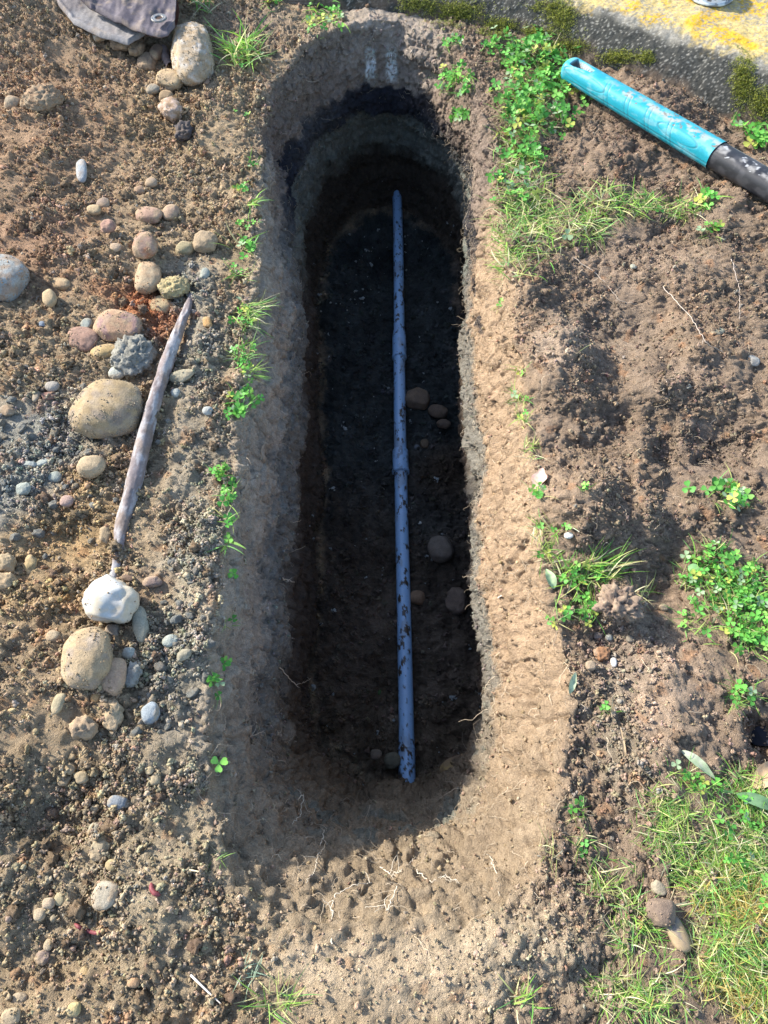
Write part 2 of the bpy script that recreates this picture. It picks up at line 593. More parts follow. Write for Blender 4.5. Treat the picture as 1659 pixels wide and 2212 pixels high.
# a strip of old asphalt shows here and there along the right bank
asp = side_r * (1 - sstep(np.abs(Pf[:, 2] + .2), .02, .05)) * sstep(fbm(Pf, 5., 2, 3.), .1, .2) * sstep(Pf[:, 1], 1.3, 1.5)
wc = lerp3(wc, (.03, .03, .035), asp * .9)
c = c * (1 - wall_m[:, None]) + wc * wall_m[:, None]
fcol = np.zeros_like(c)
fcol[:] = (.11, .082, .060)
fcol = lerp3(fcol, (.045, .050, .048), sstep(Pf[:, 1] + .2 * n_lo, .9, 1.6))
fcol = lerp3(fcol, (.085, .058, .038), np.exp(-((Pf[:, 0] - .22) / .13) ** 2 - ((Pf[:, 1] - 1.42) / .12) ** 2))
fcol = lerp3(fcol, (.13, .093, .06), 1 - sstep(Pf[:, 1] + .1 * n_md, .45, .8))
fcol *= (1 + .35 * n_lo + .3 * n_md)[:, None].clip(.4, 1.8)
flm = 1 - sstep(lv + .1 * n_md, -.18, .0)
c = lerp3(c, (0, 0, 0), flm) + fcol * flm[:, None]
# sandy face with two chalk marks at the head of the trench
head = np.exp(-(((Pf[:, 0] - .03) / .22) ** 4)) * sstep(Pf[:, 1], 2.70, 2.80) * sstep(zz, -.215, -.2)
c = lerp3(c, (.31, .26, .215), head * .85)
pu, pv, pd = proj(TER)
zmk = (Pf[:, 2] > -.24) & (Pf[:, 1] > 2.5)
for (mu, mv, mw, mh) in ((801, 140, 11, 30), (846, 148, 11, 36)):
    gm = G(mu, mv, -.13)
    gs = .5 * (mv + 1665) / (H_CAM + .13)
    dx = (TER[:, 0] - gm[0] - .006 * n_md) / (mw / gs)
    dz = (TER[:, 2] + .135) / .052
    m = np.exp(-(dx ** 4 + dz ** 4)) * zmk * sstep(fbm(Pf, 120., 2, 8.) + .35, .0, .3)
    c = lerp3(c, (.75, .80, .78), np.clip(m * 1.3, 0, 1) * .95)
# rusty / pale flecks
c = lerp3(c, (.30, .14, .06), sstep(fbm(Pf, 22., 2, 44.), .5, .65) * out_m * .35)
c *= (1 + .16 * n_md + .10 * perlin(Pf, 90., 5.))[:, None]
# different crumbs have different tints
tint = np.ones(len(Pf), f32)
tint[fi] = 1 + (c2 - .5) * .22 * rough_amt[fi]
c *= tint[:, None]
c *= (1 + .38 * out_m + .22 * wall_m)[:, None]
c = np.clip(c, .006, .9)
TCOL = c

idx = np.arange(NR * NU).reshape(NR, NU)
a_, b_ = idx[:-1], idx[1:]
quads = np.stack([a_, np.roll(a_, -1, 1), np.roll(b_, -1, 1), b_], -1).reshape(-1, 4)
if True:   # outward winding
    tri = TER[quads[len(quads) // 2]]
    if np.cross(tri[1] - tri[0], tri[2] - tri[0]) @ TN[quads[len(quads) // 2][0]] < 0:
        quads = quads[:, ::-1].copy()
ground = mesh_obj('ground', TER, quads, M_soil, TCOL)
tag(ground, 'bare brown soil with a deep narrow trench dug through it', 'soil', kind='structure')

# ------------------------------------------------------------------ picking points of the terrain
BIN = 6
pu, pv, pd = proj(TER)
okp = (pu > -300) & (pu < 1960) & (pv > -250) & (pv < 2460) & (TER[:, 1] > -.9)
ii = np.where(okp)[0]
bu, bv = ((pu[ii] + 300) // BIN).astype(int), ((pv[ii] + 250) // BIN).astype(int)
NBU, NBV = 2260 // BIN + 2, 2710 // BIN + 2
key = bv * NBU + bu
order = np.lexsort((pd[ii], key))
k_s = key[order]
first = np.concatenate([[True], k_s[1:] != k_s[:-1]])
ZB = np.full(NBU * NBV, -1)
ZB[k_s[first]] = ii[order][first]
ZD = np.where(ZB >= 0, pd[ZB], 99)
vis = np.zeros(len(TER), bool)
vis[ii] = pd[ii] < ZD[key] + .05


def pick(u, v):
    for r in range(0, 6):
        best, bd = -1, 1e9
        for j in range(-r, r + 1):
            for i in range(-r, r + 1):
                k = int((v + 250) // BIN + j) * NBU + int((u + 300) // BIN + i)
                if 0 <= k < len(ZB) and ZB[k] >= 0:
                    q = ZB[k]
                    dd = abs(pu[q] - u) + abs(pv[q] - v) + 200 * (pd[q] - ZD[k])
                    if dd < bd: best, bd = q, dd
        if best >= 0:
            return best
    return int(ii[np.argmin((pu[ii] - u) ** 2 + (pv[ii] - v) ** 2)])


# cell area of each terrain vertex
du = np.linalg.norm(np.roll(P3, -1, 1) - P3, axis=2)
dw = np.zeros_like(du)
dw[:-1] = np.linalg.norm(P3[1:] - P3[:-1], axis=2)
AREA = (du * dw).ravel()
inview = okp & (TER[:, 1] > -.6) & fine


def scatter(dens, n):
    p = AREA * dens * inview
    p = p / p.sum()
    cs = np.cumsum(p)
    return np.clip(np.searchsorted(cs, rng.random(n)), 0, len(cs) - 1)


# ------------------------------------------------------------------ crumbs (uncountable)
IV1, IF1 = ico(1)
IV2, IF2 = ico(2)


def crumb_variants(V, k, amp):
    out = []
    for i in range(k):
        o = rng.random(3) * 50
        r = 1 + amp * perlin(V + o, 1.3) + amp * .6 * perlin(V + o, 2.9)
        out.append(V * r[:, None])
    return np.array(out, f32)


CV1, CV2 = crumb_variants(IV1, 24, .95), crumb_variants(IV2, 32, .8)
for i_ in range(32):
    CV2[i_] *= (1 + .22 * rng.normal(size=(len(IV2), 1))).clip(.6, 1.5)


def clusters(k, m, spread=.55):
    out = []
    for i in range(k):
        parts = []
        for j in range(m):
            c_ = rng.normal(size=3) * spread * (j > 0)
            r_ = (.75 if j == 0 else .28 + .3 * rng.random())
            parts.append(CV1[rng.integers(0, 24)] * r_ + c_)
        out.append(np.concatenate(parts))
    f_ = np.concatenate([IF1 + 12 * j for j in range(m)])
    return np.array(out, f32), f_


CL3, CF3 = clusters(40, 3, .5)
CL6, CF6 = clusters(40, 7, .5)


def crumbs(name, ids, sizes, mat, label, cat, CV=CV1, IF=IF1, tintf=.18, colf=None, lift=.35, squash=.4, smooth=True):
    n = len(ids)
    var = rng.integers(0, len(CV), n)
    sc = (sizes[:, None] * (1 + squash * (rng.random((n, 3)) - .5) * 2)).astype(f32)
    V = CV[var] * sc[:, None, :]
    V = np.einsum('nij,nvj->nvi', rotmats(n), V)
    jit = rng.normal(size=(n, 3)) * .002
    V = V + (TER[ids] + jit + TN[ids] * (sizes * lift)[:, None])[:, None, :]
    k = TCOL[ids] * (1 + tintf * rng.normal(size=(n, 1))) * (1 + .05 * rng.normal(size=(n, 3)))
    if colf is not None:
        k = colf(k, ids)
    k = np.clip(k, .01, .85)
    K = np.repeat(k[:, None, :], V.shape[1], 1)
    F_ = IF[None] + (np.arange(n) * V.shape[1])[:, None, None]
    o = mesh_obj(name, V.reshape(-1, 3), F_.reshape(-1, 3), mat, K.reshape(-1, 3), smooth=smooth)
    return tag(o, label, cat, kind='stuff')


def grey_mix(k, ids):
    g = rng.random(len(k))
    m = (g < .06)[:, None]
    k = np.where(m, k * .45 + np.array([.29, .29, .26]) * .55, k)
    m = ((g > .06) & (g < .10))[:, None]
    k = np.where(m, k * .5 + np.array([.30, .16, .09]) * .5, k)
    return k * 1.06


cl_noise = .25 + sstep(fbm(Pf, 6., 3, 70.), -.35, .5) * 1.1
grav = blobmask(Pf[:, 0], Pf[:, 1], 90, 1000, 170, 140) + blobmask(Pf[:, 0], Pf[:, 1], 400, 1350, 90, 220)
low_l = blobmask(Pf[:, 0], Pf[:, 1], 150, 1650, 330, 330)
dL = left_m * cl_noise * (1 - .8 * smear) * (.55 + .8 * grav + .7 * low_l) + .10 * out_m * (1 - right_m)
dR = right_m * cl_noise * (1 - .7 * smear)
near_b = out_m * sstep(-Pf[:, 1], -.25, .0)
ids = scatter(dL + .12 * left_m + .25 * near_b, 60000)
sz = .0013 + .0021 * rng.random(len(ids)) ** 2 + .002 * rng.random(len(ids)) ** 8
crumbs('soil_crumbs', ids, sz, M_crumb, 'loose brown and grey crumbs covering the spoil heap left of the trench', 'soil crumbs', CL3, CF3, colf=grey_mix)
ids = scatter(dL ** 1.2 + .08 * left_m, 30000)
sz = .0021 + .0055 * rng.random(len(ids)) ** 2.6
crumbs('small_gravel', ids, sz, M_crumb, 'small lumps and gravel bits strewn over the left spoil heap', 'gravel', CL6, CF6, colf=grey_mix)
ids = scatter(dR + .4 * near_b, 56000)
sz = .0011 + .0017 * rng.random(len(ids)) ** 2 + .003 * rng.random(len(ids)) ** 10
crumbs('fine_soil_crumbs', ids, sz, M_crumb, 'fine dark crumbs lying on the bare soil right of the trench', 'soil crumbs', CL3, CF3)
gr = blobmask(Pf[:, 0], Pf[:, 1], 1335, 1430, 60, 110) + blobmask(Pf[:, 0], Pf[:, 1], 1330, 1640, 60, 120) + .05
ids = scatter(dR ** 1.2 + .05 * right_m, 15000)
sz = .0017 + .0035 * rng.random(len(ids)) ** 3
crumbs('soil_lumps', ids, sz, M_crumb, 'crumbly little lumps scattered over the bank right of the trench', 'soil crumbs', CL6, CF6)
ids = scatter(right_m * gr, 5200)
sz = .0022 + .0045 * rng.random(len(ids)) ** 3
crumbs('gravel_strip', ids, sz, M_crumb, 'grey brown gravelly crumbs in the furrow right of the trench', 'gravel', CL6, CF6, colf=grey_mix)
ids = scatter(wall_m * (.25 + .9 * (side_f + farL)) + wall_m * .8 * (1 - sstep(np.abs(Pf[:, 2] + .3),   .06, .12)) + wall_m * .25, 24000)
sz = .0014 + .0040 * rng.random(len(ids)) ** 3
crumbs('wall_gravel', ids, sz, M_crumb, 'gravelly grit sticking out of the trench walls', 'gravel', CL3, CF3, lift=.1)


def fl_mix(k, ids):
    g = rng.random(len(k))
    m = g < .02
    k[m] = (.35, .37, .36)
    return k


ids = scatter(floor_m * .9 + wall_m * .5 * (zz < -.62), 11000)
sz = .0022 + .0075 * rng.random(len(ids)) ** 4
crumbs('trench_floor_grit', ids, sz, M_crumb, 'damp dark grit and small lumps covering the trench floor', 'gravel', CL6, CF6, colf=fl_mix)

# ------------------------------------------------------------------ stones: individual things
IV5, IF5 = ico(5)
IV3, IF3 = ico(3)
IV4, IF4 = ico(4)
DUST = (.30, .215, .13)
used = []


def stone_shape(V, rx, ry, rz, seed, lump=.12, facet=0.0):
    r_ = np.random.default_rng(seed)
    o = r_.random(3) * 90
    D = V.copy()
    e = .82
    D = np.sign(D) * np.abs(D) ** e                      # a little boxier than an ellipsoid
    D = D / np.abs(D).max()
    r = 1 + lump * perlin(V + o, .9) + lump * .45 * perlin(V + o, 2.1)
    facet = max(facet, .32)
    if facet:
        for _ in range(9):
            n_ = r_.normal(size=3)
            n_ /= np.linalg.norm(n_)
            h = .72 + .2 * r_.random()
            dd = (D @ n_)
            D = D - n_ * (np.clip(dd - h, 0, 9) * facet)[:, None]
    D = D * r[:, None]
    return D * np.array([rx, ry, rz])


def stone(u, v, wpx, hpx, ang=0, col=(.25, .18, .12), name='stone', label=None, cat='stone', group=None, dust=.4, z=None,
          lump=.12, facet=0., bury=.3, hz=.75, mat=None, second=None, seed=None, rough=0, Vico=None, tilt=0, dcol=DUST):
    q = pick(u, v)
    p = TER[q]
    if z is not None:
        p = G(u, v, z)
        d = F / 1600 * (p[1] * math.cos(PITCH) - (p[2] - H_CAM) * math.sin(PITCH))
    else:
        d = pd[q]
        # aim the centre at the pixel asked for
    s_ = F / d
    phi = PITCH + math.atan((v - V0) / F)
    rx = wpx / 2 / s_
    rz_ = hz * min(wpx, hpx) / 2 / s_
    ry = hpx / 2 / s_
    ry = math.sqrt(max((ry ** 2 - (rz_ * math.cos(phi)) ** 2) / max(math.sin(phi), .3) ** 2, (.55 * ry) ** 2))
    seed = seed if seed is not None else int(u * 7 + v * 13)
    Vi, Fi = Vico or ((IV5, IF5) if wpx > 60 else (IV4, IF4) if wpx > 30 else (IV3, IF3))
    D = stone_shape(Vi, rx, ry, rz_, seed, lump, facet)
    if rough:
        D = D + Vi * (rough * fbm(D * 1.0, 70., 4, seed % 17) + rough * .7 * fbm(D, 190., 2, 3.))[:, None]
    a = math.radians(ang)
    ca, sa = math.cos(a), math.sin(a)
    R = np.array([[ca, -sa, 0], [sa, ca, 0], [0, 0, 1]])
    tl = math.radians(tilt)
    Rt = np.array([[math.cos(tl), 0, math.sin(tl)], [0, 1, 0], [-math.sin(tl), 0, math.cos(tl)]])
    D = D @ Rt.T @ R.T
    if wpx > 28 and mat is None:
        D = D + Vi * (.028 * min(rx, ry) * fbm(D, 26. * .05 / max(rx, .01), 4, seed % 13, .65))[:, None]
    c0 = p + np.array([0, 0, rz_ * (1 - 2 * bury)])
    # keep the pixel: slide along the ground so the raised centre still projects to (u, v)
    g = G(u, v, float(c0[2]))
    c0[0], c0[1] = g[0], g[1]
    nrm = Vi
    K = np.zeros((len(Vi), 3), f32)
    K[:] = col
    nn = fbm(D, 28., 3, seed % 29)
    if second is not None:
        K = lerp3(K, second, sstep(nn, -.05, .35))
    if dcol is DUST:
        dcol = tuple(np.clip(TCOL[q] * .75 + np.array(DUST) * .25, .03, .5)) if z is None else (.14, .10, .068)
    if dust:
        K = lerp3(K, dcol, np.clip(sstep(fbm(D, 45., 4, 50. + seed % 7), -.25, .35) * (dust * 1.5 + .05), 0, 1))
    K *= (1 + .12 * fbm(D, 60., 2, 9.))[:, None]
    o = mesh_obj(name, D + c0, Fi, mat or M_stone, np.clip(K, .01, .9), loc=c0)
    used.append((c0[0], c0[1], max(rx, ry)))
    if wpx > 40 and (z is None) and name in ('cobble', 'stone', 'rock'):
        # bits of the heap stuck on the stone
        wgt = sstep(fbm(D, 30., 3, 3. + seed % 5), -.1, .5) * np.clip(Vi[:, 2] + .25, 0, 1) ** .7 + .6 * np.exp(-((Vi[:, 2] + .1) / .25) ** 2)
        if mat is not None: wgt = wgt * .15 + .1 * np.exp(-((Vi[:, 2] + .1) / .2) ** 2)
        cs2 = np.cumsum(wgt / wgt.sum())
        m_ = int(min(900, (rx * ry) * (9e4 if mat is None else 2.5e4)))
        k_ = np.clip(np.searchsorted(cs2, rng.random(m_)), 0, len(Vi) - 1)
        sz_ = .0008 + .0016 * rng.random(m_) ** 2
        Vc = np.einsum('nij,nvj->nvi', rotmats(m_), CV1[rng.integers(0, 24, m_)] * sz_[:, None, None]) + (D[k_] + c0 + rng.normal(size=(m_, 3)) * .0006)[:, None]
        tc = TCOL[q] * 1.0
        Kc = np.repeat(np.clip(tc * (.85 + .3 * rng.random((m_, 1))), .02, .8)[:, None], 12, 1)
        mesh_obj('stuck_soil', Vc.reshape(-1, 3), (IF1[None] + (np.arange(m_) * 12)[:, None, None]).reshape(-1, 3), M_crumb, Kc.reshape(-1, 3), parent=o)['kind'] = 'stuff'
    return tag(o, label, cat, group)


TAN, OCH, RED, GRY, GRN, BRN, PIN = (.36, .27, .16), (.38, .27, .13), (.26, .14, .095), (.24, .245, .235), (.25, .27, .24), (.22, .155, .10), (.37, .26, .19)
gS = 'loose stones on the left spoil heap'
stone(230, 884, 160, 118, -4, (.30, .22, .125), 'cobble', 'largest cobble, flat oval and mottled brown and ochre, left of the half-buried pole', dust=.35, second=(.21, .165, .125), lump=.07, hz=.7, bury=.25)
stone(254, 706, 108, 66, -12, (.33, .205, .13), 'cobble', 'large smooth reddish brown cobble beside the rusty orange soil', dust=.35, second=(.27, .17, .15), lump=.10, bury=.25)
stone(180, 733, 74, 46, -22, (.26, .16, .12), 'cobble', 'dull reddish oval stone touching the lower left of the reddish cobble', dust=.3, dcol=(.30, .20, .15), bury=.28)
stone(228, 760, 62, 32, 22, OCH, 'stone', 'smooth ochre egg-shaped stone just under the reddish cobble', 'stone', dust=.2)
stone(187, 704, 30, 28, 10, GRN, 'stone', 'small grey green angular stone between the two reddish cobbles', dust=.2, facet=.9)
stone(287, 768, 84, 84, 0, (.215, .205, .175), 'soil_clod', 'rounded lump of grey gravelly soil above the largest cobble', 'clod', dust=.3, rough=.009, dcol=(.26, .25, .21), hz=.6)
stone(294, 781, 17, 28, -15, TAN, 'pebble', 'tiny tan pebble stuck on the grey gravelly lump', 'pebble', dust=.1, bury=-.3)
stone(254, 805, 38, 26, 5, (.34, .35, .31), 'pebble', 'pale grey green pebble just above the largest cobble', 'pebble', dust=.35, bury=.05)
stone(236, 1299, 112, 96, -10, (.46, .41, .32), 'cobble', 'smooth white cobble at the lower end of the half-buried pole', dust=.12, second=(.42, .43, .42), lump=.30, facet=.5, mat=M_smoothstone, bury=.15, hz=.8, seed=5)
stone(189, 1424, 104, 132, 8, (.32, .245, .155), 'cobble', 'large dusty tan cobble below the white cobble', dust=.4, second=(.27, .22, .17), lump=.10, bury=.25, dcol=(.36, .26, .15))
stone(247, 1461, 54, 78, -4, (.36, .245, .165), 'cobble', 'pinkish tan upright stone leaning on the right of the dusty tan cobble', dust=.3, lump=.1, bury=.2)
stone(244, 1363, 34, 34, 0, (.20, .165, .13), 'stone', 'small dark brown stone between the white and the tan cobble', dust=.5, facet=.5)
stone(303, 1347, 36, 78, 18, (.27, .26, .20), 'stone', 'long grey green stone slanting down right of the white cobble', dust=.4, dcol=(.28, .25, .18))
stone(415, 112, 88, 112, 10, (.33, .275, .205), 'cobble', 'big pale buried rock beside the corner of the tarp', 'rock', dust=.6, second=(.42, .38, .33), lump=.14, bury=.2, rough=.003, hz=.85)
stone(368, 171, 62, 38, -4, TAN, 'stone', 'flat tan stone below the big pale rock by the tarp', dust=.6, facet=.4)
stone(367, 186, 28, 22, 0, BRN, 'soil_clod', 'small brown clod in front of the flat tan stone', 'clod', dust=.5, rough=.002)
stone(330, 193, 30, 20, -8, (.22, .2, .16), 'stone', 'dark olive pebble left of the flat tan stone', 'pebble', dust=.3)
stone(358, 209, 30, 24, 0, (.24, .17, .1), 'pebble', 'round brown pebble under the flat tan stone', 'pebble', dust=.3)
stone(433, 145, 19, 20, 0, (.3, .19, .13), 'pebble', 'round reddish pebble lying before the big pale rock', 'pebble', dust=.2, bury=.05)
stone(447, 177, 13, 13, 0, (.26, .17, .11), 'pebble', 'tiny round brown pebble below the grass tuft by the pale rock', 'pebble', dust=.2)
stone(371, 237, 48, 46, 30, (.40, .30, .24), 'stone', 'rough pinkish pale stone crusted with soil, right of the heap hollow', dust=.7, rough=.004, dcol=(.27, .18, .11))
stone(396, 283, 36, 34, 0, (.06, .055, .06), 'soil_clod', 'crumbly black clod beneath the rough pinkish stone', 'clod', dust=.35, rough=.007, dcol=(.16, .12, .09))
stone(90, 215, 84, 56, -12, (.25, .19, .125), 'rock', 'big soil-covered rock in the upper left of the spoil heap', 'rock', dust=.8, rough=.006, dcol=(.27, .18, .11), facet=.4, bury=.35)
stone(26, 222, 36, 28, 0, (.25, .2, .14), 'stone', 'small brown stone beside the soil-covered rock', dust=.7)
stone(262, 91, 50, 34, 0, (.23, .165, .11), 'soil_clod', 'brown clod under the pale lower edge of the tarp', 'clod', dust=.7, rough=.003)
stone(213, 70, 34, 36, 20, (.42, .37, .29), 'stone', 'pale stone at the left foot of the tarp', dust=.6, facet=.5)
stone(296, 103, 34, 34, 0, BRN, 'soil_clod', 'brown clod right under the tarp beside the dead leaf', 'clod', dust=.6, rough=.003)
stone(318, 134, 42, 36, 0, (.25, .18, .12), 'soil_clod', 'larger brown clod left of the short stick', 'clod', dust=.6, rough=.003)
stone(337, 113, 30, 32, 0, (.24, .16, .11), 'soil_clod', 'round brown clod touching the dead leaf', 'clod', dust=.6, rough=.002)
stone(-2, 600, 118, 92, -20, (.27, .28, .27), 'rock', 'large grey green rock cut off by the left edge', 'rock', dust=.45, lump=.12, bury=.4, dcol=(.27, .19, .13))
stone(176, 368, 24, 46, 12, (.30, .32, .33), 'stone', 'smooth blue grey stone half sunk in the upper heap', dust=.25, bury=.55)
stone(327, 395, 27, 22, 0, (.32, .24, .17), 'stone', 'small pale brown stone in the middle of the upper heap', dust=.4, facet=.3)
stone(302, 411, 24, 18, 0, (.30, .2, .13), 'soil_clod', 'small orange brown clod beside the pale brown stone', 'clod', dust=.4, rough=.002)
stone(203, 453, 34, 20, -15, TAN, 'pebble', 'oval tan pebble left of the heap hollow', 'pebble', dust=.3)
stone(224, 441, 30, 26, 0, (.27, .2, .15), 'stone', 'brown stone touching the oval tan pebble', dust=.4)
stone(322, 464, 58, 34, -8, (.34, .22, .16), 'stone', 'flattish reddish stone in the right of the upper heap', dust=.5)
stone(369, 460, 36, 34, 0, (.30, .21, .15), 'stone', 'blunt brown stone just right of the flattish reddish stone', dust=.6)
stone(234, 489, 34, 28, 10, (.29, .175, .135), 'stone', 'rough reddish stone left of the flattish reddish stone', dust=.3, rough=.002, facet=.4)
stone(313, 530, 52, 54, 10, (.30, .20, .15), 'cobble', 'round brown and red cobble above the rusty soil', dust=.5, second=(.33, .16, .09), bury=.35)
stone(400, 537, 38, 30, 0, (.26, .22, .13), 'stone', 'olive brown angular stone beside the rounder clod', dust=.4, facet=.6)
stone(443, 524, 52, 44, 0, (.25, .19, .125), 'soil_clod', 'large round brown clod nearest the trench in the upper heap', 'clod', dust=.5, rough=.003)
stone(250, 535, 26, 18, 0, (.36, .27, .19), 'pebble', 'pale tan pebble left of the brown and red cobble', 'pebble', dust=.2)
stone(321, 601, 60, 66, 5, (.34, .26, .17), 'cobble', 'dusty tan cobble above the rusty orange soil', dust=.55, bury=.35)
stone(376, 621, 62, 46, 18, (.36, .29, .15), 'stone', 'crumbly yellowish stone at the top end of the half-buried pole', dust=.4, rough=.005, dcol=(.25, .21, .12))
stone(351, 660, 52, 38, -25, (.36, .28, .165), 'stone', 'angular tan stone between the rusty soil and the pole', dust=.4, facet=.5)
stone(133, 612, 44, 25, -25, TAN, 'pebble', 'long tan pebble, the upper of two on the left of the heap', 'pebble', dust=.3)
stone(107, 645, 29, 38, 20, TAN, 'pebble', 'oval tan pebble, the lower of two on the left of the heap', 'pebble', dust=.3)
stone(91, 700, 15, 12, 0, (.20, .23, .27), 'pebble', 'tiny bluish pebble at the left of the reddish cobbles', 'pebble', dust=.0)
stone(393, 812, 52, 28, 28, (.33, .29, .2), 'stone', 'angular tan grey stone right of the pole', dust=.3, facet=1.)
stone(379, 849, 21, 19, 0, (.33, .34, .31), 'pebble', 'round grey pebble below the angular stone right of the pole', 'pebble', dust=.2, facet=.4)
stone(113, 835, 30, 24, 0, (.3, .27, .23), 'stone', 'greyish stone left above the largest cobble', dust=.3)
stone(79, 856, 17, 24, 0, (.31, .25, .18), 'pebble', 'small upright tan pebble left of the largest cobble', 'pebble', dust=.2)
stone(106, 855, 36, 15, 4, (.24, .14, .11), 'stone', 'thin dark red stone left of the largest cobble', dust=.1, facet=.6)
stone(196, 1007, 60, 48, -12, (.37, .285, .18), 'cobble', 'tan cobble below the largest cobble', dust=.5, facet=.3)
stone(120, 1030, 30, 26, 0, GRN, 'stone', 'grey stone left of the tan cobble', dust=.1, facet=.7)
stone(51, 1056, 32, 28, 0, GRN, 'stone', 'grey green stone in the grey gravel at the far left', dust=.1, facet=.7)
stone(96, 999, 38, 16, 18, (.36, .38, .34), 'stone', 'pale green grey slab of stone left of the tan cobble', dust=.1, facet=.9)
stone(62, 1003, 34, 15, -8, (.33, .35, .32), 'stone', 'pale grey sliver of stone left of the green grey slab', dust=.1, facet=.9)
stone(145, 1083, 30, 26, 0, (.33, .23, .19), 'stone', 'pinkish brown stone on the grey gravel', dust=.2)
stone(448, 697, 20, 24, 20, (.40, .24, .10), 'stone', 'orange stone on the grey strip between pole and trench', dust=.1)
stone(443, 591, 22, 27, 0, GRN, 'stone', 'grey green stone on the grey strip near the upper end of the pole', dust=.1, facet=.8)
stone(448, 888, 24, 20, 0, (.33, .34, .32), 'stone', 'light grey stone on the strip between pole and trench', dust=.1, facet=.8)
stone(16, 887, 32, 22, -30, (.28, .2, .13), 'stone', 'brown stone at the left edge above the grey gravel', dust=.4)
stone(292, 1297, 20, 26, 0, (.28, .18, .11), 'soil_clod', 'rusty brown clod touching the right of the white cobble', 'clod', dust=.2, rough=.002)
stone(329, 1257, 40, 24, 10, (.25, .18, .15), 'stone', 'reddish grey stone right above the white cobble', dust=.4, facet=.7)
stone(276, 1249, 30, 16, -5, (.16, .11, .08), 'stone', 'dark brown chip of stone on top of the white cobble', dust=.1, facet=.9)
stone(277, 1410, 28, 26, 0, (.30, .31, .28), 'stone', 'grey stone between the upright pinkish stone and the long grey stone', dust=.2, facet=.6)
stone(367, 1384, 34, 28, 20, (.30, .32, .28), 'stone', 'flat grey green stone right of the long grey stone', dust=.2)
stone(286, 1458, 36, 50, -20, (.20, .195, .175), 'soil_clod', 'crumbly grey clod at the right of the upright pinkish stone', 'clod', dust=.3, rough=.004, dcol=(.27, .26, .22))
stone(398, 1414, 36, 24, 25, (.28, .25, .18), 'stone', 'grey tan stone near the trench beside the flat green stone', dust=.4, facet=.5)
stone(126, 1519, 26, 46, -10, (.33, .28, .18), 'stone', 'narrow upright tan stone below the dusty tan cobble', dust=.3)
stone(244, 1543, 40, 68, 10, (.29, .23, .15), 'soil_clod', 'tall brown clod under the upright pinkish stone', 'clod', dust=.5, rough=.004)
stone(178, 1573, 56, 46, 0, (.27, .2, .135), 'soil_clod', 'broad brown clod left of the tall clod', 'clod', dust=.5, rough=.005)
stone(324, 1541, 40, 46, 10, (.24, .27, .29), 'stone', 'smooth blue grey stone half buried in dust near the trench', dust=.4, bury=.5)
stone(207, 1507, 24, 22, 0, (.42, .26, .12), 'pebble', 'orange pebble under the dusty tan cobble', 'pebble', dust=.1)
stone(116, 1375, 32, 28, 0, (.31, .25, .17), 'stone', 'dusty stone left of the dusty tan cobble', dust=.5)
stone(228, 1156, 26, 42, 10, (.30, .225, .14), 'soil_clod', 'upright ochre clod beside the lower end of the pole', 'clod', dust=.4, facet=.5, rough=.003)
stone(66, 1222, 28, 46, 15, (.33, .25, .13), 'soil_clod', 'tall ochre clod at the left of the smooth ochre hollow', 'clod', dust=.4, rough=.004)
stone(12, 1218, 40, 44, 0, (.31, .24, .15), 'soil_clod', 'ochre clod at the left edge beside the smooth hollow', 'clod', dust=.5, rough=.004)
stone(10, 1256, 48, 36, 0, (.30, .225, .14), 'soil_clod', 'flat brown clod at the left edge below the ochre clod', 'clod', dust=.5, rough=.003)
stone(253, 1734, 42, 32, 0, (.20, .215, .23), 'stone', 'dark blue grey stone with a dusty brown top in the lower heap', dust=.45, bury=.2, lump=.08)
stone(204, 1793, 28, 28, 0, (.34, .3, .22), 'pebble', 'round pale pebble, uppermost of the lower heap row', 'pebble', dust=.4)
stone(216, 1837, 42, 44, 0, (.29, .24, .16), 'soil_clod', 'round dusty clod below the round pale pebble', 'clod', dust=.6, rough=.002)
stone(242, 1869, 28, 26, 0, (.36, .28, .15), 'pebble', 'yellowish pebble below the round dusty clod', 'pebble', dust=.3)
stone(226, 1933, 56, 58, -15, (.33, .285, .215), 'cobble', 'flat pale tan stone in the lower left heap', dust=.35, hz=.45, bury=.3, lump=.08)
stone(336, 1684, 23, 27, 0, (.31, .25, .16), 'pebble', 'lower of two dusty tan pebbles near the trench', 'pebble', dust=.4)
stone(323, 1665, 17, 17, 0, (.34, .27, .16), 'pebble', 'upper of two dusty tan pebbles near the trench', 'pebble', dust=.4)
stone(176, 1679, 30, 28, 0, (.30, .24, .15), 'soil_clod', 'round clod, rightmost of the trio in the lower heap', 'clod', dust=.5, rough=.002)
stone(150, 1660, 28, 24, 0, (.33, .25, .15), 'soil_clod', 'round clod, topmost of the trio in the lower heap', 'clod', dust=.5, rough=.002)
stone(138, 1684, 30, 28, 0, (.29, .22, .14), 'soil_clod', 'round clod, leftmost of the trio in the lower heap', 'clod', dust=.5, rough=.002)
stone(105, 1951, 28, 24, 0, (.38, .29, .2), 'pebble', 'pinkish pebble, middle of three at the lower left', 'pebble', dust=.3)
stone(87, 1974, 26, 26, 0, (.35, .28, .19), 'pebble', 'dusty pebble, lowest of three at the lower left', 'pebble', dust=.3)
stone(131, 1941, 26, 30, 0, (.34, .29, .18), 'pebble', 'dusty pebble, rightmost of three at the lower left', 'pebble', dust=.3)
stone(105, 2040, 22, 24, 0, (.38, .3, .2), 'pebble', 'lone tan pebble above the reddish clod near the bottom left', 'pebble', dust=.3)
stone(91, 2068, 36, 32, 0, (.26, .19, .15), 'soil_clod', 'dull reddish clod near the bottom left', 'clod', dust=.5, rough=.002)
stone(184, 2100, 24, 22, 0, (.38, .28, .15), 'pebble', 'ochre pebble near the bottom left', 'pebble', dust=.3)
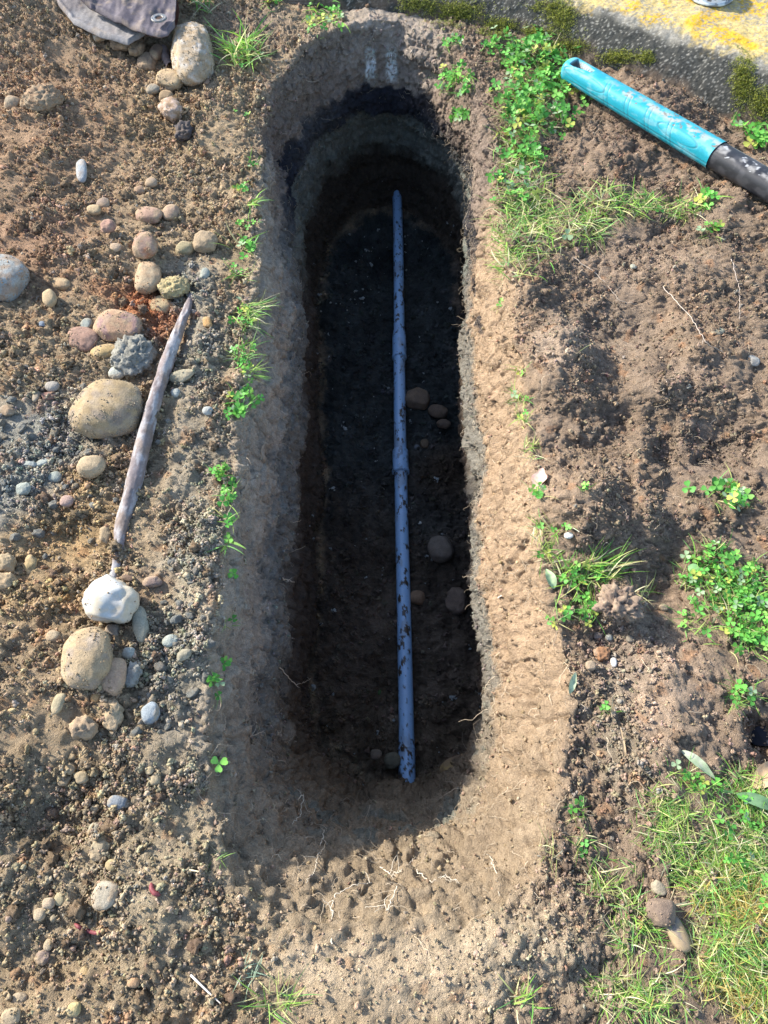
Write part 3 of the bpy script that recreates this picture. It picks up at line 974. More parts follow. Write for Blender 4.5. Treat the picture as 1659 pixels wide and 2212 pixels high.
stone(288, 2121, 26, 24, 0, (.40, .25, .14), 'pebble', 'orange pebble near the bottom between heap and trench', 'pebble', dust=.3)
stone(160, 2180, 30, 28, 0, (.40, .32, .16), 'pebble', 'yellow tan pebble at the bottom edge', 'pebble', dust=.3)
stone(24, 2196, 42, 36, 0, (.36, .28, .18), 'stone', 'rounded tan stone in the bottom left corner', dust=.4)
stone(42, 2158, 34, 26, 0, (.36, .28, .19), 'stone', 'tan stone just above the corner stone at the bottom left', dust=.4)
# right side
stone(1424, 1919, 36, 34, 0, (.30, .26, .19), 'stone', 'small pale stone, topmost of the three at the grass edge', dust=.3, facet=.6)
stone(1429, 1968, 60, 58, 0, (.17, .125, .095), 'cobble', 'dark brown round cobble, middle of the three at the grass edge', dust=.3, lump=.12, facet=.3, bury=.15)
stone(1463, 2016, 42, 76, 22, (.33, .24, .135), 'cobble', 'long smooth tan and grey stone, lowest of the three at the grass edge', dust=.1, second=(.17, .145, .125), lump=.05, mat=M_smoothstone, bury=.15)
stone(1229, 1157, 22, 14, 0, (.55, .54, .5), 'pebble', 'white pebble on the bare soil just right of the rim', 'pebble', dust=.1)
stone(1361, 1380, 18, 18, 0, (.20, .17, .13), 'pebble', 'round dark pebble, rightmost in the gravel furrow', 'pebble', dust=.1)
stone(1290, 1373, 22, 18, 0, (.23, .18, .15), 'pebble', 'brown pebble below the green shoots in the gravel furrow', 'pebble', dust=.2)
stone(1316, 1377, 16, 14, 0, (.33, .33, .29), 'pebble', 'pale grey pebble in the middle of the gravel furrow', 'pebble', dust=.2)
stone(1276, 1438, 22, 20, 0, (.30, .23, .16), 'soil_clod', 'round tan clod in the lower gravel furrow', 'clod', dust=.2)
stone(1300, 1412, 34, 30, 0, (.28, .15, .08), 'soil_clod', 'rusty orange clod in the gravel furrow', 'clod', dust=.5, rough=.004)
stone(1326, 1431, 14, 22, 0, (.5, .5, .5), 'pebble', 'white upright pebble beside the rusty orange clod', 'pebble', dust=.15)
stone(1433, 1312, 20, 16, 0, (.32, .25, .17), 'pebble', 'tan pebble right of the rooty sod lump', 'pebble', dust=.2)
stone(1550, 717, 32, 15, 12, (.24, .24, .18), 'stone', 'flat olive stone on the soil below the black shaft', dust=.3, facet=.7)
stone(1626, 780, 28, 24, -30, (.30, .30, .28), 'stone', 'thin grey stone chip near the right edge', dust=.2, facet=.9)
stone(1368, 576, 14, 10, 0, (.33, .33, .26), 'pebble', 'tiny pale pebble below the grass strip', 'pebble', dust=.1)
stone(1336, 1302, 84, 74, 0, (.20, .145, .11), 'sod_lump', 'rounded lump of rooty brown soil above the gravel furrow', 'clod', dust=.5, rough=.010, lump=.2, dcol=(.28, .21, .15), hz=.6)
# trench floor
stone(901, 861, 56, 48, -15, (.13, .095, .07), 'stone', 'largest brown stone on the trench floor right of the upper pipe', dust=.5, z=-.73, facet=.5, dcol=(.15, .105, .07))
stone(946, 889, 44, 30, -10, (.11, .08, .06), 'stone', 'flatter brown stone right below the largest floor stone', dust=.4, z=-.73, dcol=(.13, .09, .06))
stone(958, 915, 30, 20, -10, (.11, .08, .06), 'soil_clod', 'brown clod under the flatter floor stone', 'clod', dust=.4, z=-.735, rough=.003, dcol=(.13, .09, .06))
stone(901, 966, 14, 12, 0, (.12, .13, .14), 'pebble', 'tiny grey blue pebble beside the pipe collar', 'pebble', dust=0, z=-.745)
stone(917, 959, 20, 20, 0, (.12, .085, .055), 'pebble', 'small brown pebble beside the pipe collar', 'pebble', dust=.2, z=-.74)
stone(952, 1186, 56, 58, 10, (.14, .115, .095), 'cobble', 'rounded grey brown cobble at the right side of the trench floor', dust=.1, z=-.72, lump=.1)
stone(901, 1290, 38, 30, -10, (.19, .12, .075), 'stone', 'reddish brown stone against the right of the pipe', dust=.1, z=-.73)
stone(985, 1300, 46, 56, 0, (.13, .095, .075), 'soil_clod', 'soft brown lump at the foot of the right trench wall', 'clod', dust=.3, z=-.73, rough=.004, dcol=(.15, .11, .08))
stone(847, 1643, 36, 34, 0, (.11, .10, .07), 'stone', 'dark olive stone at the left of the near end of the pipe', dust=.1, z=-.71)
stone(812, 1630, 26, 24, 0, (.15, .115, .085), 'stone', 'small brown stone left of the dark olive stone in the trench', dust=.2, z=-.72)
stone(1000, 1662, 104, 66, 18, (.25, .17, .07), 'boulder', 'yellowish brown boulder set in the near right corner of the trench', 'rock', dust=.35, second=(.17, .11, .07), lump=.1, z=-.60, hz=.9, dcol=(.15, .10, .065), bury=.45, mat=M_smoothstone)
stone(905, 1129, 12, 8, 0, (.42, .42, .38), 'pebble', 'pale fleck of stone right of the pipe on the trench floor', 'pebble', dust=0, z=-.745)

# random countable lumps: pebbles and clods that nothing tells apart
protos = {}


def proto(kind, i, col, facet, rough):
    D = stone_shape(IV3, 1, .85, .75, 500 + i * 7, .22, facet)
    if rough:
        D = D + IV3 * (rough * 1.8 * fbm(D, 2.2, 5, i * 3., .75))[:, None]
    K = np.zeros((len(D), 3), f32)
    K[:] = col
    K = lerp3(K, DUST, sstep(fbm(D, 1.2, 3, i), -.2, .4) * .35)
    return D, K


def lump_thing(name, kindn, i, col, facet, rough, q, r, label, cat, group):
    k = (kindn, i)
    if k not in protos:
        D, K = proto(kindn, i, col, facet, rough)
        o = mesh_obj(name, D, IF3, M_crumb, np.clip(K, .01, .9))
        protos[k] = o
    else:
        o = protos[k].copy()
        C.objects.link(o)
    o.scale = (r, r * .95, r)
    o.rotation_euler = (rng.random() * .6, rng.random() * .6, rng.random() * 6.28)
    p = TER[q] + TN[q] * r * .28
    o.location = Vector([float(x) for x in p])
    return tag(o, label, cat, group)


def place_lumps(dens, n, name, kindn, cols, facet, rough, r0, r1, label, cat, group):
    ids = scatter(dens, n * 4)
    got = 0
    for q in ids:
        r = r0 + (r1 - r0) * rng.random() ** 2
        if not vis[q] or pu[q] < -20 or pu[q] > 1680 or pv[q] < -10 or pv[q] > 2230: continue
        x, y = TER[q, 0], TER[q, 1]
        if any((x - a) ** 2 + (y - b) ** 2 < (cr + r) ** 2 for a, b, cr in used): continue
        i = int(rng.integers(0, 10))
        lump_thing(name, kindn, i, cols[i % len(cols)], facet, rough, q, r, label, cat, group)
        used.append((x, y, r))
        got += 1
        if got >= n: break


place_lumps(dL * (1 - .9 * grav.clip(0, 1)), 160, 'soil_clod', 'clod', [(.27, .195, .125), (.26, .185, .12), (.29, .205, .13), (.26, .175, .12), (.28, .215, .14)], .5, .34, .007, .0165,
            'small rounded brown clod lying loose on the spoil heap', 'clod', 'brown clods on the spoil heap')
place_lumps(left_m * grav, 110, 'gravel_stone', 'grav', [(.23, .235, .215), (.26, .265, .24), (.20, .20, .185), (.25, .225, .175)], 1.1, .06, .0055, .0135,
            'small angular grey stone in the grey gravel of the spoil heap', 'stone', 'grey gravel stones on the spoil heap')
place_lumps(right_m * .6 + near_b * .6, 45, 'soil_clod', 'clodr', [(.23, .165, .12), (.26, .2, .15), (.21, .15, .11)], .2, .3, .006, .011,
            'small brown clod on the bare soil right of the trench', 'clod', 'clods on the soil right of the trench')

# ------------------------------------------------------------------ tubes
def tube_arr(pts, rad, sides=3):
    """pts (n,k,3) polylines, rad (n,k) -> verts, faces"""
    n, k, _ = pts.shape
    T = np.gradient(pts, axis=1)
    T /= np.maximum(np.linalg.norm(T, axis=2, keepdims=True), 1e-9)
    ref = np.zeros_like(T)
    ref[..., 2] = 1
    ref[np.abs(T[..., 2]) > .9] = (1, 0, 0)
    A = np.cross(T, ref)
    A /= np.maximum(np.linalg.norm(A, axis=2, keepdims=True), 1e-9)
    B = np.cross(T, A)
    th = np.arange(sides) / sides * 2 * np.pi
    V = pts[:, :, None, :] + rad[:, :, None, None] * (np.cos(th)[None, None, :, None] * A[:, :, None, :] + np.sin(th)[None, None, :, None] * B[:, :, None, :])
    id_ = np.arange(n * k * sides).reshape(n, k, sides)
    a, b = id_[:, :-1], id_[:, 1:]
    Fq = np.stack([a, np.roll(a, -1, 2), np.roll(b, -1, 2), b], -1).reshape(-1, 4)
    return V.reshape(-1, 3), Fq


def wander(p0, d0, L, k, jit, droop=0., keep=None):
    n = len(p0)
    pts = np.zeros((n, k, 3))
    pts[:, 0] = p0
    dcur = d0 / np.linalg.norm(d0, axis=1, keepdims=True)
    for i in range(1, k):
        dcur = dcur + rng.normal(size=(n, 3)) * jit
        dcur[:, 2] -= droop
        if keep is not None:
            dcur = dcur - keep * (dcur * keep).sum(1, keepdims=True) * .5
        dcur /= np.linalg.norm(dcur, axis=1, keepdims=True)
        pts[:, i] = pts[:, i - 1] + dcur * (L / (k - 1))[:, None]
    return pts


# fine roots all over walls, rim and right bank
acc = Acc()
for dens, n, L0, L1 in ((wall_m * (.5 + 1.2 * side_r + .3 * side_l) * sstep(Pf[:, 2], -.42, -.3), 1500, .015, .07),
                        (right_m * cl_noise, 1300, .015, .07), (side_n * sstep(lv, .3, .6) * (1 - sstep(lv, 1.0, 1.1)), 260, .02, .09),
                        (side_r * np.exp(-((Pf[:, 2] + .25) / .05) ** 2) * wall_m, 900, .012, .05),
                        (left_m * .3, 130, .01, .04)):
    q = scatter(dens, n)
    L = L0 + (L1 - L0) * rng.random(n) ** 2
    d0 = rng.normal(size=(n, 3)) + TN[q] * .6
    pts = wander(TER[q] + TN[q] * .001, d0, L, 10, .45, .05, TN[q])
    lift = np.sin(np.linspace(0, np.pi * .9, 10))[None, :] * (.003 + .006 * rng.random((n, 1)))
    pts = pts + TN[q][:, None, :] * lift[..., None] + TN[q][:, None, :] * .0012
    rad = np.linspace(1, .4, 10)[None] * (.00035 + .0004 * rng.random((n, 1)))
    V, Fq = tube_arr(pts, rad)
    k = (np.array([.55, .45, .33]) * (.55 + .6 * rng.random((n, 1))))
    acc.add(V, Fq, np.repeat(k, 30, 0))
tag(acc.build('fine_roots', M_root), 'hair-fine pale roots trailing over the trench walls and bare soil', 'roots', kind='stuff')

gR = 'pale roots hanging on the trench walls'


def root(poly, rad, label, col=(.62, .55, .44), branches=3, group=None):
    """poly: list of frame positions; the root lies on whatever surface is there"""
    pts = []
    for (u, v) in poly:
        q = pick(u, v)
        pts.append(TER[q] + TN[q] * (.004 + .004 * rng.random()))
    pts = np.array(pts)
    t = np.linspace(0, len(pts) - 1, 8 * len(pts))
    P = np.stack([np.interp(t, np.arange(len(pts)), pts[:, i]) for i in range(3)], 1)
    P += rng.normal(size=P.shape) * .0012
    a = Acc()
    V, Fq = tube_arr(P[None], np.linspace(rad, rad * .45, len(P))[None], 5)
    a.add(V, Fq, col)
    for b in range(branches):
        k = int(rng.integers(3, len(P) - 2))
        br = wander(P[k][None], rng.normal(size=(1, 3)) + (P[k] - P[k - 2])[None] * 100, np.array([.02 + .03 * rng.random()]), 8, .4)
        V, Fq = tube_arr(br, np.linspace(rad * .6, rad * .25, 8)[None], 4)
        a.add(V, Fq, col)
    return tag(a.build('root', M_root, loc=P[0]), label, 'root', group)


root([(603, 1248), (622, 1254), (632, 1252)], .0012, 'short white root sticking out of the left wall halfway down')
root([(600, 1440), (640, 1476), (660, 1467), (668, 1462)], .0013, 'white kinked root crossing the lower left wall')
root([(560, 985), (575, 940), (572, 915), (560, 900)], .0014, 'thin tan root arching on the upper left wall', (.4, .31, .22))
root([(638, 1725), (652, 1716), (645, 1760), (635, 1785)], .001, 'bundle of pale roots hanging left of the near slope')
root([(700, 1790), (686, 1850), (676, 1890), (662, 1910)], .001, 'long thin root running down the near left slope')
root([(715, 2040), (716, 1965), (722, 1935), (770, 1915), (800, 1905)], .0012, 'long pale root looping over the near slope')
root([(820, 1870), (845, 1895), (870, 1880), (905, 1860)], .0012, 'branched pale root in the middle of the near slope', branches=5)
root([(900, 1880), (935, 1905), (960, 1895), (985, 1910)], .0011, 'branched pale root right of the middle of the near slope', branches=5)
root([(860, 1920), (840, 1970), (830, 1960), (790, 1965)], .001, 'pale forked root at the top of the near slope', branches=4)
root([(1000, 1280), (985, 1320)], .0016, 'short white root on the lump at the right wall', (.7, .66, .6), 1)
root([(1430, 620), (1490, 690), (1520, 735), (1560, 760)], .0011, 'long pale root lying across the soil below the black shaft', (.5, .43, .36))
root([(1240, 555), (1300, 600), (1340, 650), (1375, 660)], .001, 'thin pale root across the sod below the grass strip', (.48, .4, .32))
root([(1575, 560), (1592, 620), (1600, 690)], .001, 'thin upright root near the right edge below the shaft', (.5, .42, .36))
root([(1060, 1850), (1068, 1880), (1075, 1935)], .001, 'thin root at the right of the near slope')
root([(935, 55), (1000, 50)], .0008, 'thin brown stem at the foot of the mossy kerb', (.25, .17, .10), 2)
root([(420, 12), (460, 25), (510, 50)], .0022, 'bent brown twig above the big pale rock', (.28, .19, .13), 1)

# ------------------------------------------------------------------ grass and clover
def blades(acc, P, Nn, L, wid, col, lean=.7, az=None, k=6, droop=.9):
    n = len(P)
    az = rng.random(n) * 2 * np.pi if az is None else az
    D = np.stack([np.cos(az), np.sin(az), np.zeros(n)], 1)
    up = Nn * .5 + np.array([0, 0, .5])
    up /= np.linalg.norm(up, axis=1, keepdims=True)
    el = (lean * (.5 + .8 * rng.random(n)))
    t = np.linspace(0, 1, k)
    th = el[:, None] + droop * (.4 + rng.random((n, 1))) * t[None]        # angle from up
    step = (L / (k - 1))[:, None]
    h = np.concatenate([np.zeros((n, 1)), np.cumsum(np.cos(th[:, 1:]) * step, 1)], 1)
    s_ = np.concatenate([np.zeros((n, 1)), np.cumsum(np.sin(th[:, 1:]) * step, 1)], 1)
    tw_ = rng.normal(size=(n, 1)) * .25 * t[None] ** 2 * L[:, None]
    S = np.cross(D, up)
    pts = P[:, None] + h[..., None] * up[:, None] + s_[..., None] * D[:, None] + tw_[..., None] * S[:, None]
    wv = wid[:, None] * np.clip(1.05 - t[None] ** 2.2, .05, 1) * .5
    tilt = rng.normal(size=(n, 1, 1)) * .5
    Wd = S[:, None] + tilt * up[:, None]
    Wd /= np.linalg.norm(Wd, axis=2, keepdims=True)
    Lf, Rt = pts - Wd * wv[..., None], pts + Wd * wv[..., None]
    V = np.stack([Lf, Rt], 2)
    id_ = np.arange(n * k * 2).reshape(n, k, 2)
    Fq = np.stack([id_[:, :-1, 0], id_[:, :-1, 1], id_[:, 1:, 1], id_[:, 1:, 0]], -1).reshape(-1, 4)
    c0 = np.repeat(col[:, None, :], k, 1)
    basec = np.array([.42, .40, .22])
    fade = (1 - sstep(t, 0, .35))[None, :, None]
    c0 = c0 * (1 - .5 * fade) + basec * .5 * fade
    K = np.repeat(c0[:, :, None, :], 2, 2).reshape(-1, 3)
    acc.add(V.reshape(-1, 3), Fq, K)


GREENS = np.array([(.17, .38, .05), (.24, .46, .07), (.13, .34, .06), (.30, .50, .08), (.20, .42, .12)])
STRAW = np.array([(.60, .56, .27), (.52, .52, .20), (.64, .60, .38), (.42, .47, .15)])


def bcol(n, straw=.35):
    g = GREENS[rng.integers(0, len(GREENS), n)]
    s_ = STRAW[rng.integers(0, len(STRAW), n)]
    m = (rng.random(n) < straw)[:, None]
    return np.where(m, s_, g) * (.75 + .5 * rng.random((n, 1)))


# one leaflet: a heart with its tip at the stalk, folded a little along the middle
LF = np.array([(0, 0, 0), (.30, .26, .03), (.62, .46, .05), (.90, .40, .03), (1.02, .18, .0), (.93, 0, -.03),
               (1.02, -.18, .0), (.90, -.40, .03), (.62, -.46, .05), (.30, -.26, .03), (.5, 0, -.05)])
LT = np.array([(10, 0, 9), (10, 9, 8), (10, 8, 7), (10, 7, 6), (10, 6, 5), (10, 5, 4), (10, 4, 3), (10, 3, 2), (10, 2, 1), (10, 1, 0)])


def clover(accL, accS, P, Nn, size, height, col, spread=.35):
    n = len(P)
    up = Nn * .45 + np.array([0, 0, .55]) + rng.normal(size=(n, 3)) * .12
    up /= np.linalg.norm(up, axis=1, keepdims=True)
    lat = rng.normal(size=(n, 3))
    lat -= up * (lat * up).sum(1, keepdims=True)
    lat /= np.linalg.norm(lat, axis=1, keepdims=True)
    top = P + up * height[:, None] + lat * (height * spread)[:, None]
    # face: mostly up, tilted at random
    fn = up + rng.normal(size=(n, 3)) * .35
    fn /= np.linalg.norm(fn, axis=1, keepdims=True)
    ax = rng.normal(size=(n, 3))
    ax -= fn * (ax * fn).sum(1, keepdims=True)
    ax /= np.linalg.norm(ax, axis=1, keepdims=True)
    ay = np.cross(fn, ax)
    for j in range(3):
        a = j * 2 * np.pi / 3 + rng.normal(size=n) * .12
        ex = ax * np.cos(a)[:, None] + ay * np.sin(a)[:, None]
        ey = np.cross(fn, ex)
        up_t = (.05 + .30 * rng.random(n))[:, None]
        ex2 = ex + fn * up_t
        sz_ = (size * (.9 + .2 * rng.random(n)))[:, None, None]
        V = top[:, None] + sz_ * (LF[None, :, :1] * ex2[:, None] + LF[None, :, 1:2] * ey[:, None] + LF[None, :, 2:] * fn[:, None])
        F_ = LT[None] + (np.arange(n) * 11)[:, None, None]
        k = col[:, None, :] * np.ones((1, 11, 1))
        k[:, 10] *= 1.12
        k[:, 5] *= 1.1
        k[:, [0]] *= .8
        accL.add(V.reshape(-1, 3), F_.reshape(-1, 3), k.reshape(-1, 3))
    t = np.linspace(0, 1, 5)[None, :, None]
    mid = P + up * (height * .6)[:, None]
    pts = (1 - t) ** 2 * P[:, None] + 2 * t * (1 - t) * mid[:, None] + t ** 2 * top[:, None]
    V, Fq = tube_arr(pts, np.full((n, 5), .0006), 3)
    accS.add(V, Fq, (.30, .38, .12))


def ccol(n):
    base = np.array([(.12, .37, .06), (.15, .43, .08), (.09, .30, .055), (.21, .48, .09)])
    k = base[rng.integers(0, 4, n)] * (.6 + .7 * rng.random((n, 1)))
    y = rng.random(n)
    k[y < .10] = (.42, .46, .10)
    k[(y > .10) & (y < .2)] = (.30, .42, .24)
    return k


def area_ids(blobs, n):
    d_ = np.zeros(len(Pf), f32)
    for u, v, ru, rv, s_ in blobs:
        d_ = np.maximum(d_, s_ * blobmask(Pf[:, 0], Pf[:, 1], u, v, ru, rv, 1.7))
    d_ *= (lv > .93) * (d_ > .08)
    return scatter(d_, n)


# -- grass strip along the right rim and across
gb1 = [(1160, 160, 70, 60, .35), (1140, 470, 62, 80, 1.), (1105, 560, 40, 50, .8), (1235, 495, 70, 34, 1.), (1330, 455, 90, 24, 1.), (1455, 455, 70, 20, .8), (1110, 330, 34, 90, .5), (1140, 250, 50, 60, .5)]
acc = Acc()
q = area_ids(gb1, 2300)
blades(acc, TER[q], TN[q], .028 + .055 * rng.random(len(q)), .0016 + .0018 * rng.random(len(q)), bcol(len(q), .45), lean=.95)
tag(acc.build('grass', M_leaf), 'strip of ragged bright grass right of the trench head and below the teal handle', 'grass', kind='stuff')
cb1 = [(1150, 140, 70, 52, 1.), (1205, 185, 60, 55, 1.), (1150, 240, 75, 60, 1.), (1130, 330, 45, 60, .6), (1080, 120, 34, 40, .5), (1105, 420, 40, 40, .25), (1200, 500, 60, 30, .12), (1400, 450, 100, 25, .10)]
aL, aS = Acc(), Acc()
q = area_ids(cb1, 520)
n = len(q)
clover(aL, aS, TER[q], TN[q], .011 + .007 * rng.random(n), .012 + .034 * rng.random(n), ccol(n))
cp = aL.build('clover_patch', M_leaf)
tag(cp, 'dense patch of bright green clover between the trench head and the teal handle', 'clover', kind='stuff')
st_o = aS.build('stems', M_leaf, parent=cp)
# -- grass at the right and bottom right
gb2 = [(1590, 1290, 80, 70, 1.), (1540, 1240, 60, 50, .8), (1630, 1370, 60, 50, 1.), (1500, 1350, 30, 40, .4)]
gb3 = [(1500, 1740, 90, 60, 1.), (1600, 1740, 90, 60, .8), (1560, 1850, 110, 80, 1.1), (1430, 1790, 60, 50, .6), (1600, 1950, 90, 60, .9), (1560, 2080, 110, 80, .9),
       (1450, 2150, 90, 50, .9), (1330, 2140, 60, 50, .25), (1640, 2150, 60, 60, 1.), (1330, 1900, 60, 60, .3), (1380, 2010, 60, 60, .3), (1480, 1690, 60, 25, .8)]
acc = Acc()
q = area_ids(gb2, 800)
blades(acc, TER[q], TN[q], .018 + .04 * rng.random(len(q)), .0011 + .0013 * rng.random(len(q)), bcol(len(q), .25), lean=.8)
tag(acc.build('grass', M_leaf), 'clump of short green grass mixed with clover by the right edge', 'grass', kind='stuff')
aL, aS = Acc(), Acc()
q = area_ids(gb2, 230)
n = len(q)
clover(aL, aS, TER[q], TN[q], .0075 + .0045 * rng.random(n), .008 + .02 * rng.random(n), ccol(n) * 1.1)
cp = aL.build('clover_patch', M_leaf)
tag(cp, 'clover growing through the short grass by the right edge', 'clover', kind='stuff')
aS.build('stems', M_leaf, parent=cp)
acc = Acc()
pat = sstep(fbm(Pf, 9., 3, 66.), -.25, .2) * .85 + .15
keep_lv = lv.copy()
lv = np.where(pat > rng.random(len(pat)), lv, 0)
q = area_ids(gb3, 6800)
lv = keep_lv
yel = blobmask(Pf[:, 0], Pf[:, 1], 1620, 1960, 110, 60)[q] + .7 * blobmask(Pf[:, 0], Pf[:, 1], 1600, 2150, 120, 60)[q]
kc = bcol(len(q), .42)
kc = np.where((rng.random(len(q)) < yel * .7)[:, None], np.array([.50, .38, .11]) * (.6 + .6 * rng.random((len(q), 1))), kc)
blades(acc, TER[q], TN[q], .015 + .035 * rng.random(len(q)), .0009 + .0012 * rng.random(len(q)), kc, lean=1.0)
tag(acc.build('grass', M_leaf), 'lawn of thin green and yellow grass in the bottom right corner', 'grass', kind='stuff')
aL, aS = Acc(), Acc()
q = area_ids([(1500, 1700, 60, 30, 1.), (1600, 1760, 60, 40, .5), (1540, 1800, 60, 40, .5), (1620, 1880, 60, 60, .4)], 46)
n = len(q)
clover(aL, aS, TER[q], TN[q], .006 + .004 * rng.random(n), .012 + .014 * rng.random(n), ccol(n))
cp = aL.build('clover_patch', M_leaf)
tag(cp, 'scattered clover leaves in the top of the bottom right lawn', 'clover', kind='stuff')
aS.build('stems', M_leaf, parent=cp)


# -- single tufts and sprigs (things)
def tuft(u, v, nb, nc, rpx, label, name='grass_tuft', cat='grass tuft', group=None, Lb=(.02, .05), cs=.007, straw=.25, lean=.8, az=None, hang=0, wid=.0016, ch=(.008, .02), gcol=None):
    cs = cs * 1.3
    Lb = (Lb[0] * 1.2, Lb[1] * 1.2)
    wid = wid * 1.2
    nb = int(nb * 1.25)
    q0 = pick(u, v)
    base = TER[q0]
    r = rpx / (F / pd[q0])
    t = empty(name, base)
    tag(t, label, cat, group)

    def spots(n):
        qs = []
        for _ in range(n):
            a, rr = rng.random() * 6.283, math.sqrt(rng.random()) * rpx
            qs.append(pick(u + math.cos(a) * rr, v + math.sin(a) * rr * .8 + hang * rr * rng.random()))
        return np.array(qs)
    if nb:
        q = spots(nb)
        a = Acc()
        k = bcol(nb, straw) if gcol is None else np.array(gcol) * (.7 + .6 * rng.random((nb, 1)))
        az_ = None if az is None else az + rng.normal(size=nb) * .7
        L = Lb[0] + (Lb[1] - Lb[0]) * rng.random(nb)
        blades(a, TER[q] - TN[q] * .001, TN[q], L, wid * (.7 + .6 * rng.random(nb)), k, lean=lean, az=az_)
        a.build('blades', M_leaf, parent=t)
    if nc:
        q = spots(nc)
        aL, aS = Acc(), Acc()
        clover(aL, aS, TER[q], TN[q], cs * (.75 + .5 * rng.random(nc)), ch[0] + (ch[1] - ch[0]) * rng.random(nc), ccol(nc) * (1.15))
        aL.build('leaves', M_leaf, parent=t)
        aS.build('stems', M_leaf, parent=t)
    return t


gL = 'clover and grass sprigs along the left rim'
tuft(527, 118, 90, 10, 38, 'spiky bright green grass tuft beside the big pale rock', Lb=(.04, .12), wid=.0046, lean=.7, straw=.3)
tuft(508, 245, 0, 1, 3, 'single tiny yellow green clover leaf above the left rim', 'clover_sprig', 'clover', gL, cs=.007)
tuft(541, 258, 0, 2, 5, 'tiny pale clover seedling on the upper left rim', 'clover_sprig', 'clover', gL, cs=.007)
tuft(548, 358, 5, 4, 12, 'small clover at the rim where the left wall starts to drop', 'clover_sprig', 'clover', gL, cs=.008)
tuft(527, 405, 4, 6, 16, 'yellow green clover with a bent blade on the upper left rim', 'clover_sprig', 'clover', gL, cs=.009)
tuft(541, 440, 8, 0, 10, 'few broad grass blades leaning right over the upper left rim', 'grass_tuft', 'grass tuft', gL, Lb=(.03, .06), wid=.004, az=0)
tuft(540, 485, 4, 5, 16, 'loose clover on the left rim below the leaning blades', 'clover_sprig', 'clover', gL, cs=.008)
tuft(525, 540, 10, 8, 22, 'clover with one long hanging grass blade on the left rim', 'clover_sprig', 'clover', gL, Lb=(.03, .08), cs=.009, wid=.003)
tuft(522, 590, 22, 3, 22, 'fine grass tuft on the left rim above the dense tuft', 'grass_tuft', 'grass tuft', gL, Lb=(.02, .06))
tuft(532, 680, 70, 10, 30, 'dense grass tuft hanging over the left rim', 'grass_tuft', 'grass tuft', gL, Lb=(.025, .075), az=-.5, wid=.002)
tuft(525, 765, 40, 10, 24, 'grass and clover tuft below the dense tuft on the left rim', 'grass_tuft', 'grass tuft', gL, Lb=(.02, .05))
tuft(540, 800, 25, 8, 22, 'thin tuft hanging into the trench halfway up the left rim', 'grass_tuft', 'grass tuft', gL, Lb=(.02, .06), az=0)
tuft(533, 858, 12, 16, 30, 'bushy clover overhanging the left wall', 'clover_sprig', 'clover', gL, cs=.009)
tuft(510, 893, 4, 14, 20, 'rounded clover cluster on the left rim opposite the largest cobble', 'clover_sprig', 'clover', gL, cs=.009)
tuft(486, 1025, 6, 12, 22, 'clover cluster on the left rim level with the pipe collar', 'clover_sprig', 'clover', gL, cs=.008)
tuft(492, 1078, 6, 10, 20, 'clover just below the cluster level with the pipe collar', 'clover_sprig', 'clover', gL, cs=.008)
tuft(490, 1128, 8, 4, 12, 'sparse clover on the left rim beside a brown clod', 'clover_sprig', 'clover', gL, cs=.007)
tuft(492, 1170, 5, 2, 10, 'broad bent blade on the left rim', 'grass_tuft', 'grass tuft', gL, Lb=(.03, .05), wid=.005, az=-1.2)
tuft(503, 1248, 0, 2, 6, 'lone small clover on the left rim level with the white cobble', 'clover_sprig', 'clover', gL, cs=.008)
tuft(497, 1350, 10, 1, 14, 'wispy yellow green tuft on the left rim below the white cobble', 'grass_tuft', 'grass tuft', gL, Lb=(.01, .03), wid=.001)
tuft(487, 1431, 0, 2, 4, 'lone clover leaf level with the dusty tan cobble', 'clover_sprig', 'clover', gL, cs=.009)
tuft(468, 1473, 2, 4, 10, 'dusty clover leaves below the lone leaf on the left rim', 'clover_sprig', 'clover', gL, cs=.009)
tuft(478, 1502, 3, 1, 12, 'half-buried dusty leaf on the left rim', 'clover_sprig', 'clover', gL, cs=.008)
tuft(467, 1645, 1, 1, 3, 'tiny bright seedling on the lower left rim', 'clover_sprig', 'clover', gL, cs=.010)
tuft(470, 1850, 10, 0, 16, 'faint dusty grass at the lower left corner of the trench', 'grass_tuft', 'grass tuft', gL, Lb=(.015, .035), wid=.001)
tuft(545, 2100, 16, 0, 24, 'bluish pale grass bits near the bottom edge left of centre', Lb=(.015, .035), gcol=(.30, .42, .30))
tuft(600, 2160, 34, 0, 34, 'yellow green grass tuft at the bottom edge left of centre', Lb=(.03, .06), wid=.0016, straw=.6)
tuft(1128, 2165, 16, 0, 26, 'dull green grass tuft at the bottom edge right of centre', Lb=(.02, .05), wid=.002)
# head of the trench
tuft(705, 22, 30, 30, 44, 'clover and grass hanging over the head of the trench, left of the chalk marks', 'clover_sprig', 'clover', cs=.011, Lb=(.03, .09), wid=.003, az=-1.57, hang=1)
tuft(590, 10, 8, 10, 20, 'clover at the top edge above the head of the trench', 'clover_sprig', 'clover', cs=.010, Lb=(.03, .06), wid=.003)
tuft(440, 6, 26, 3, 34, 'grass blades at the top edge right of the tarp', Lb=(.04, .09), wid=.004)
tuft(975, 95, 12, 10, 20, 'upper clover strand right of the chalk marks', 'clover_sprig', 'clover', cs=.010, Lb=(.03, .08), wid=.002, az=-1.4)
tuft(985, 165, 40, 30, 36, 'hanging clover strand between the chalk marks and the clover patch', 'clover_sprig', 'clover', cs=.011, Lb=(.03, .10), wid=.002, az=-1.4, hang=1)
tuft(990, 250, 10, 14, 20, 'lower end of the hanging clover strand above the dark hollow', 'clover_sprig', 'clover', cs=.011, Lb=(.02, .05), az=-1.4)
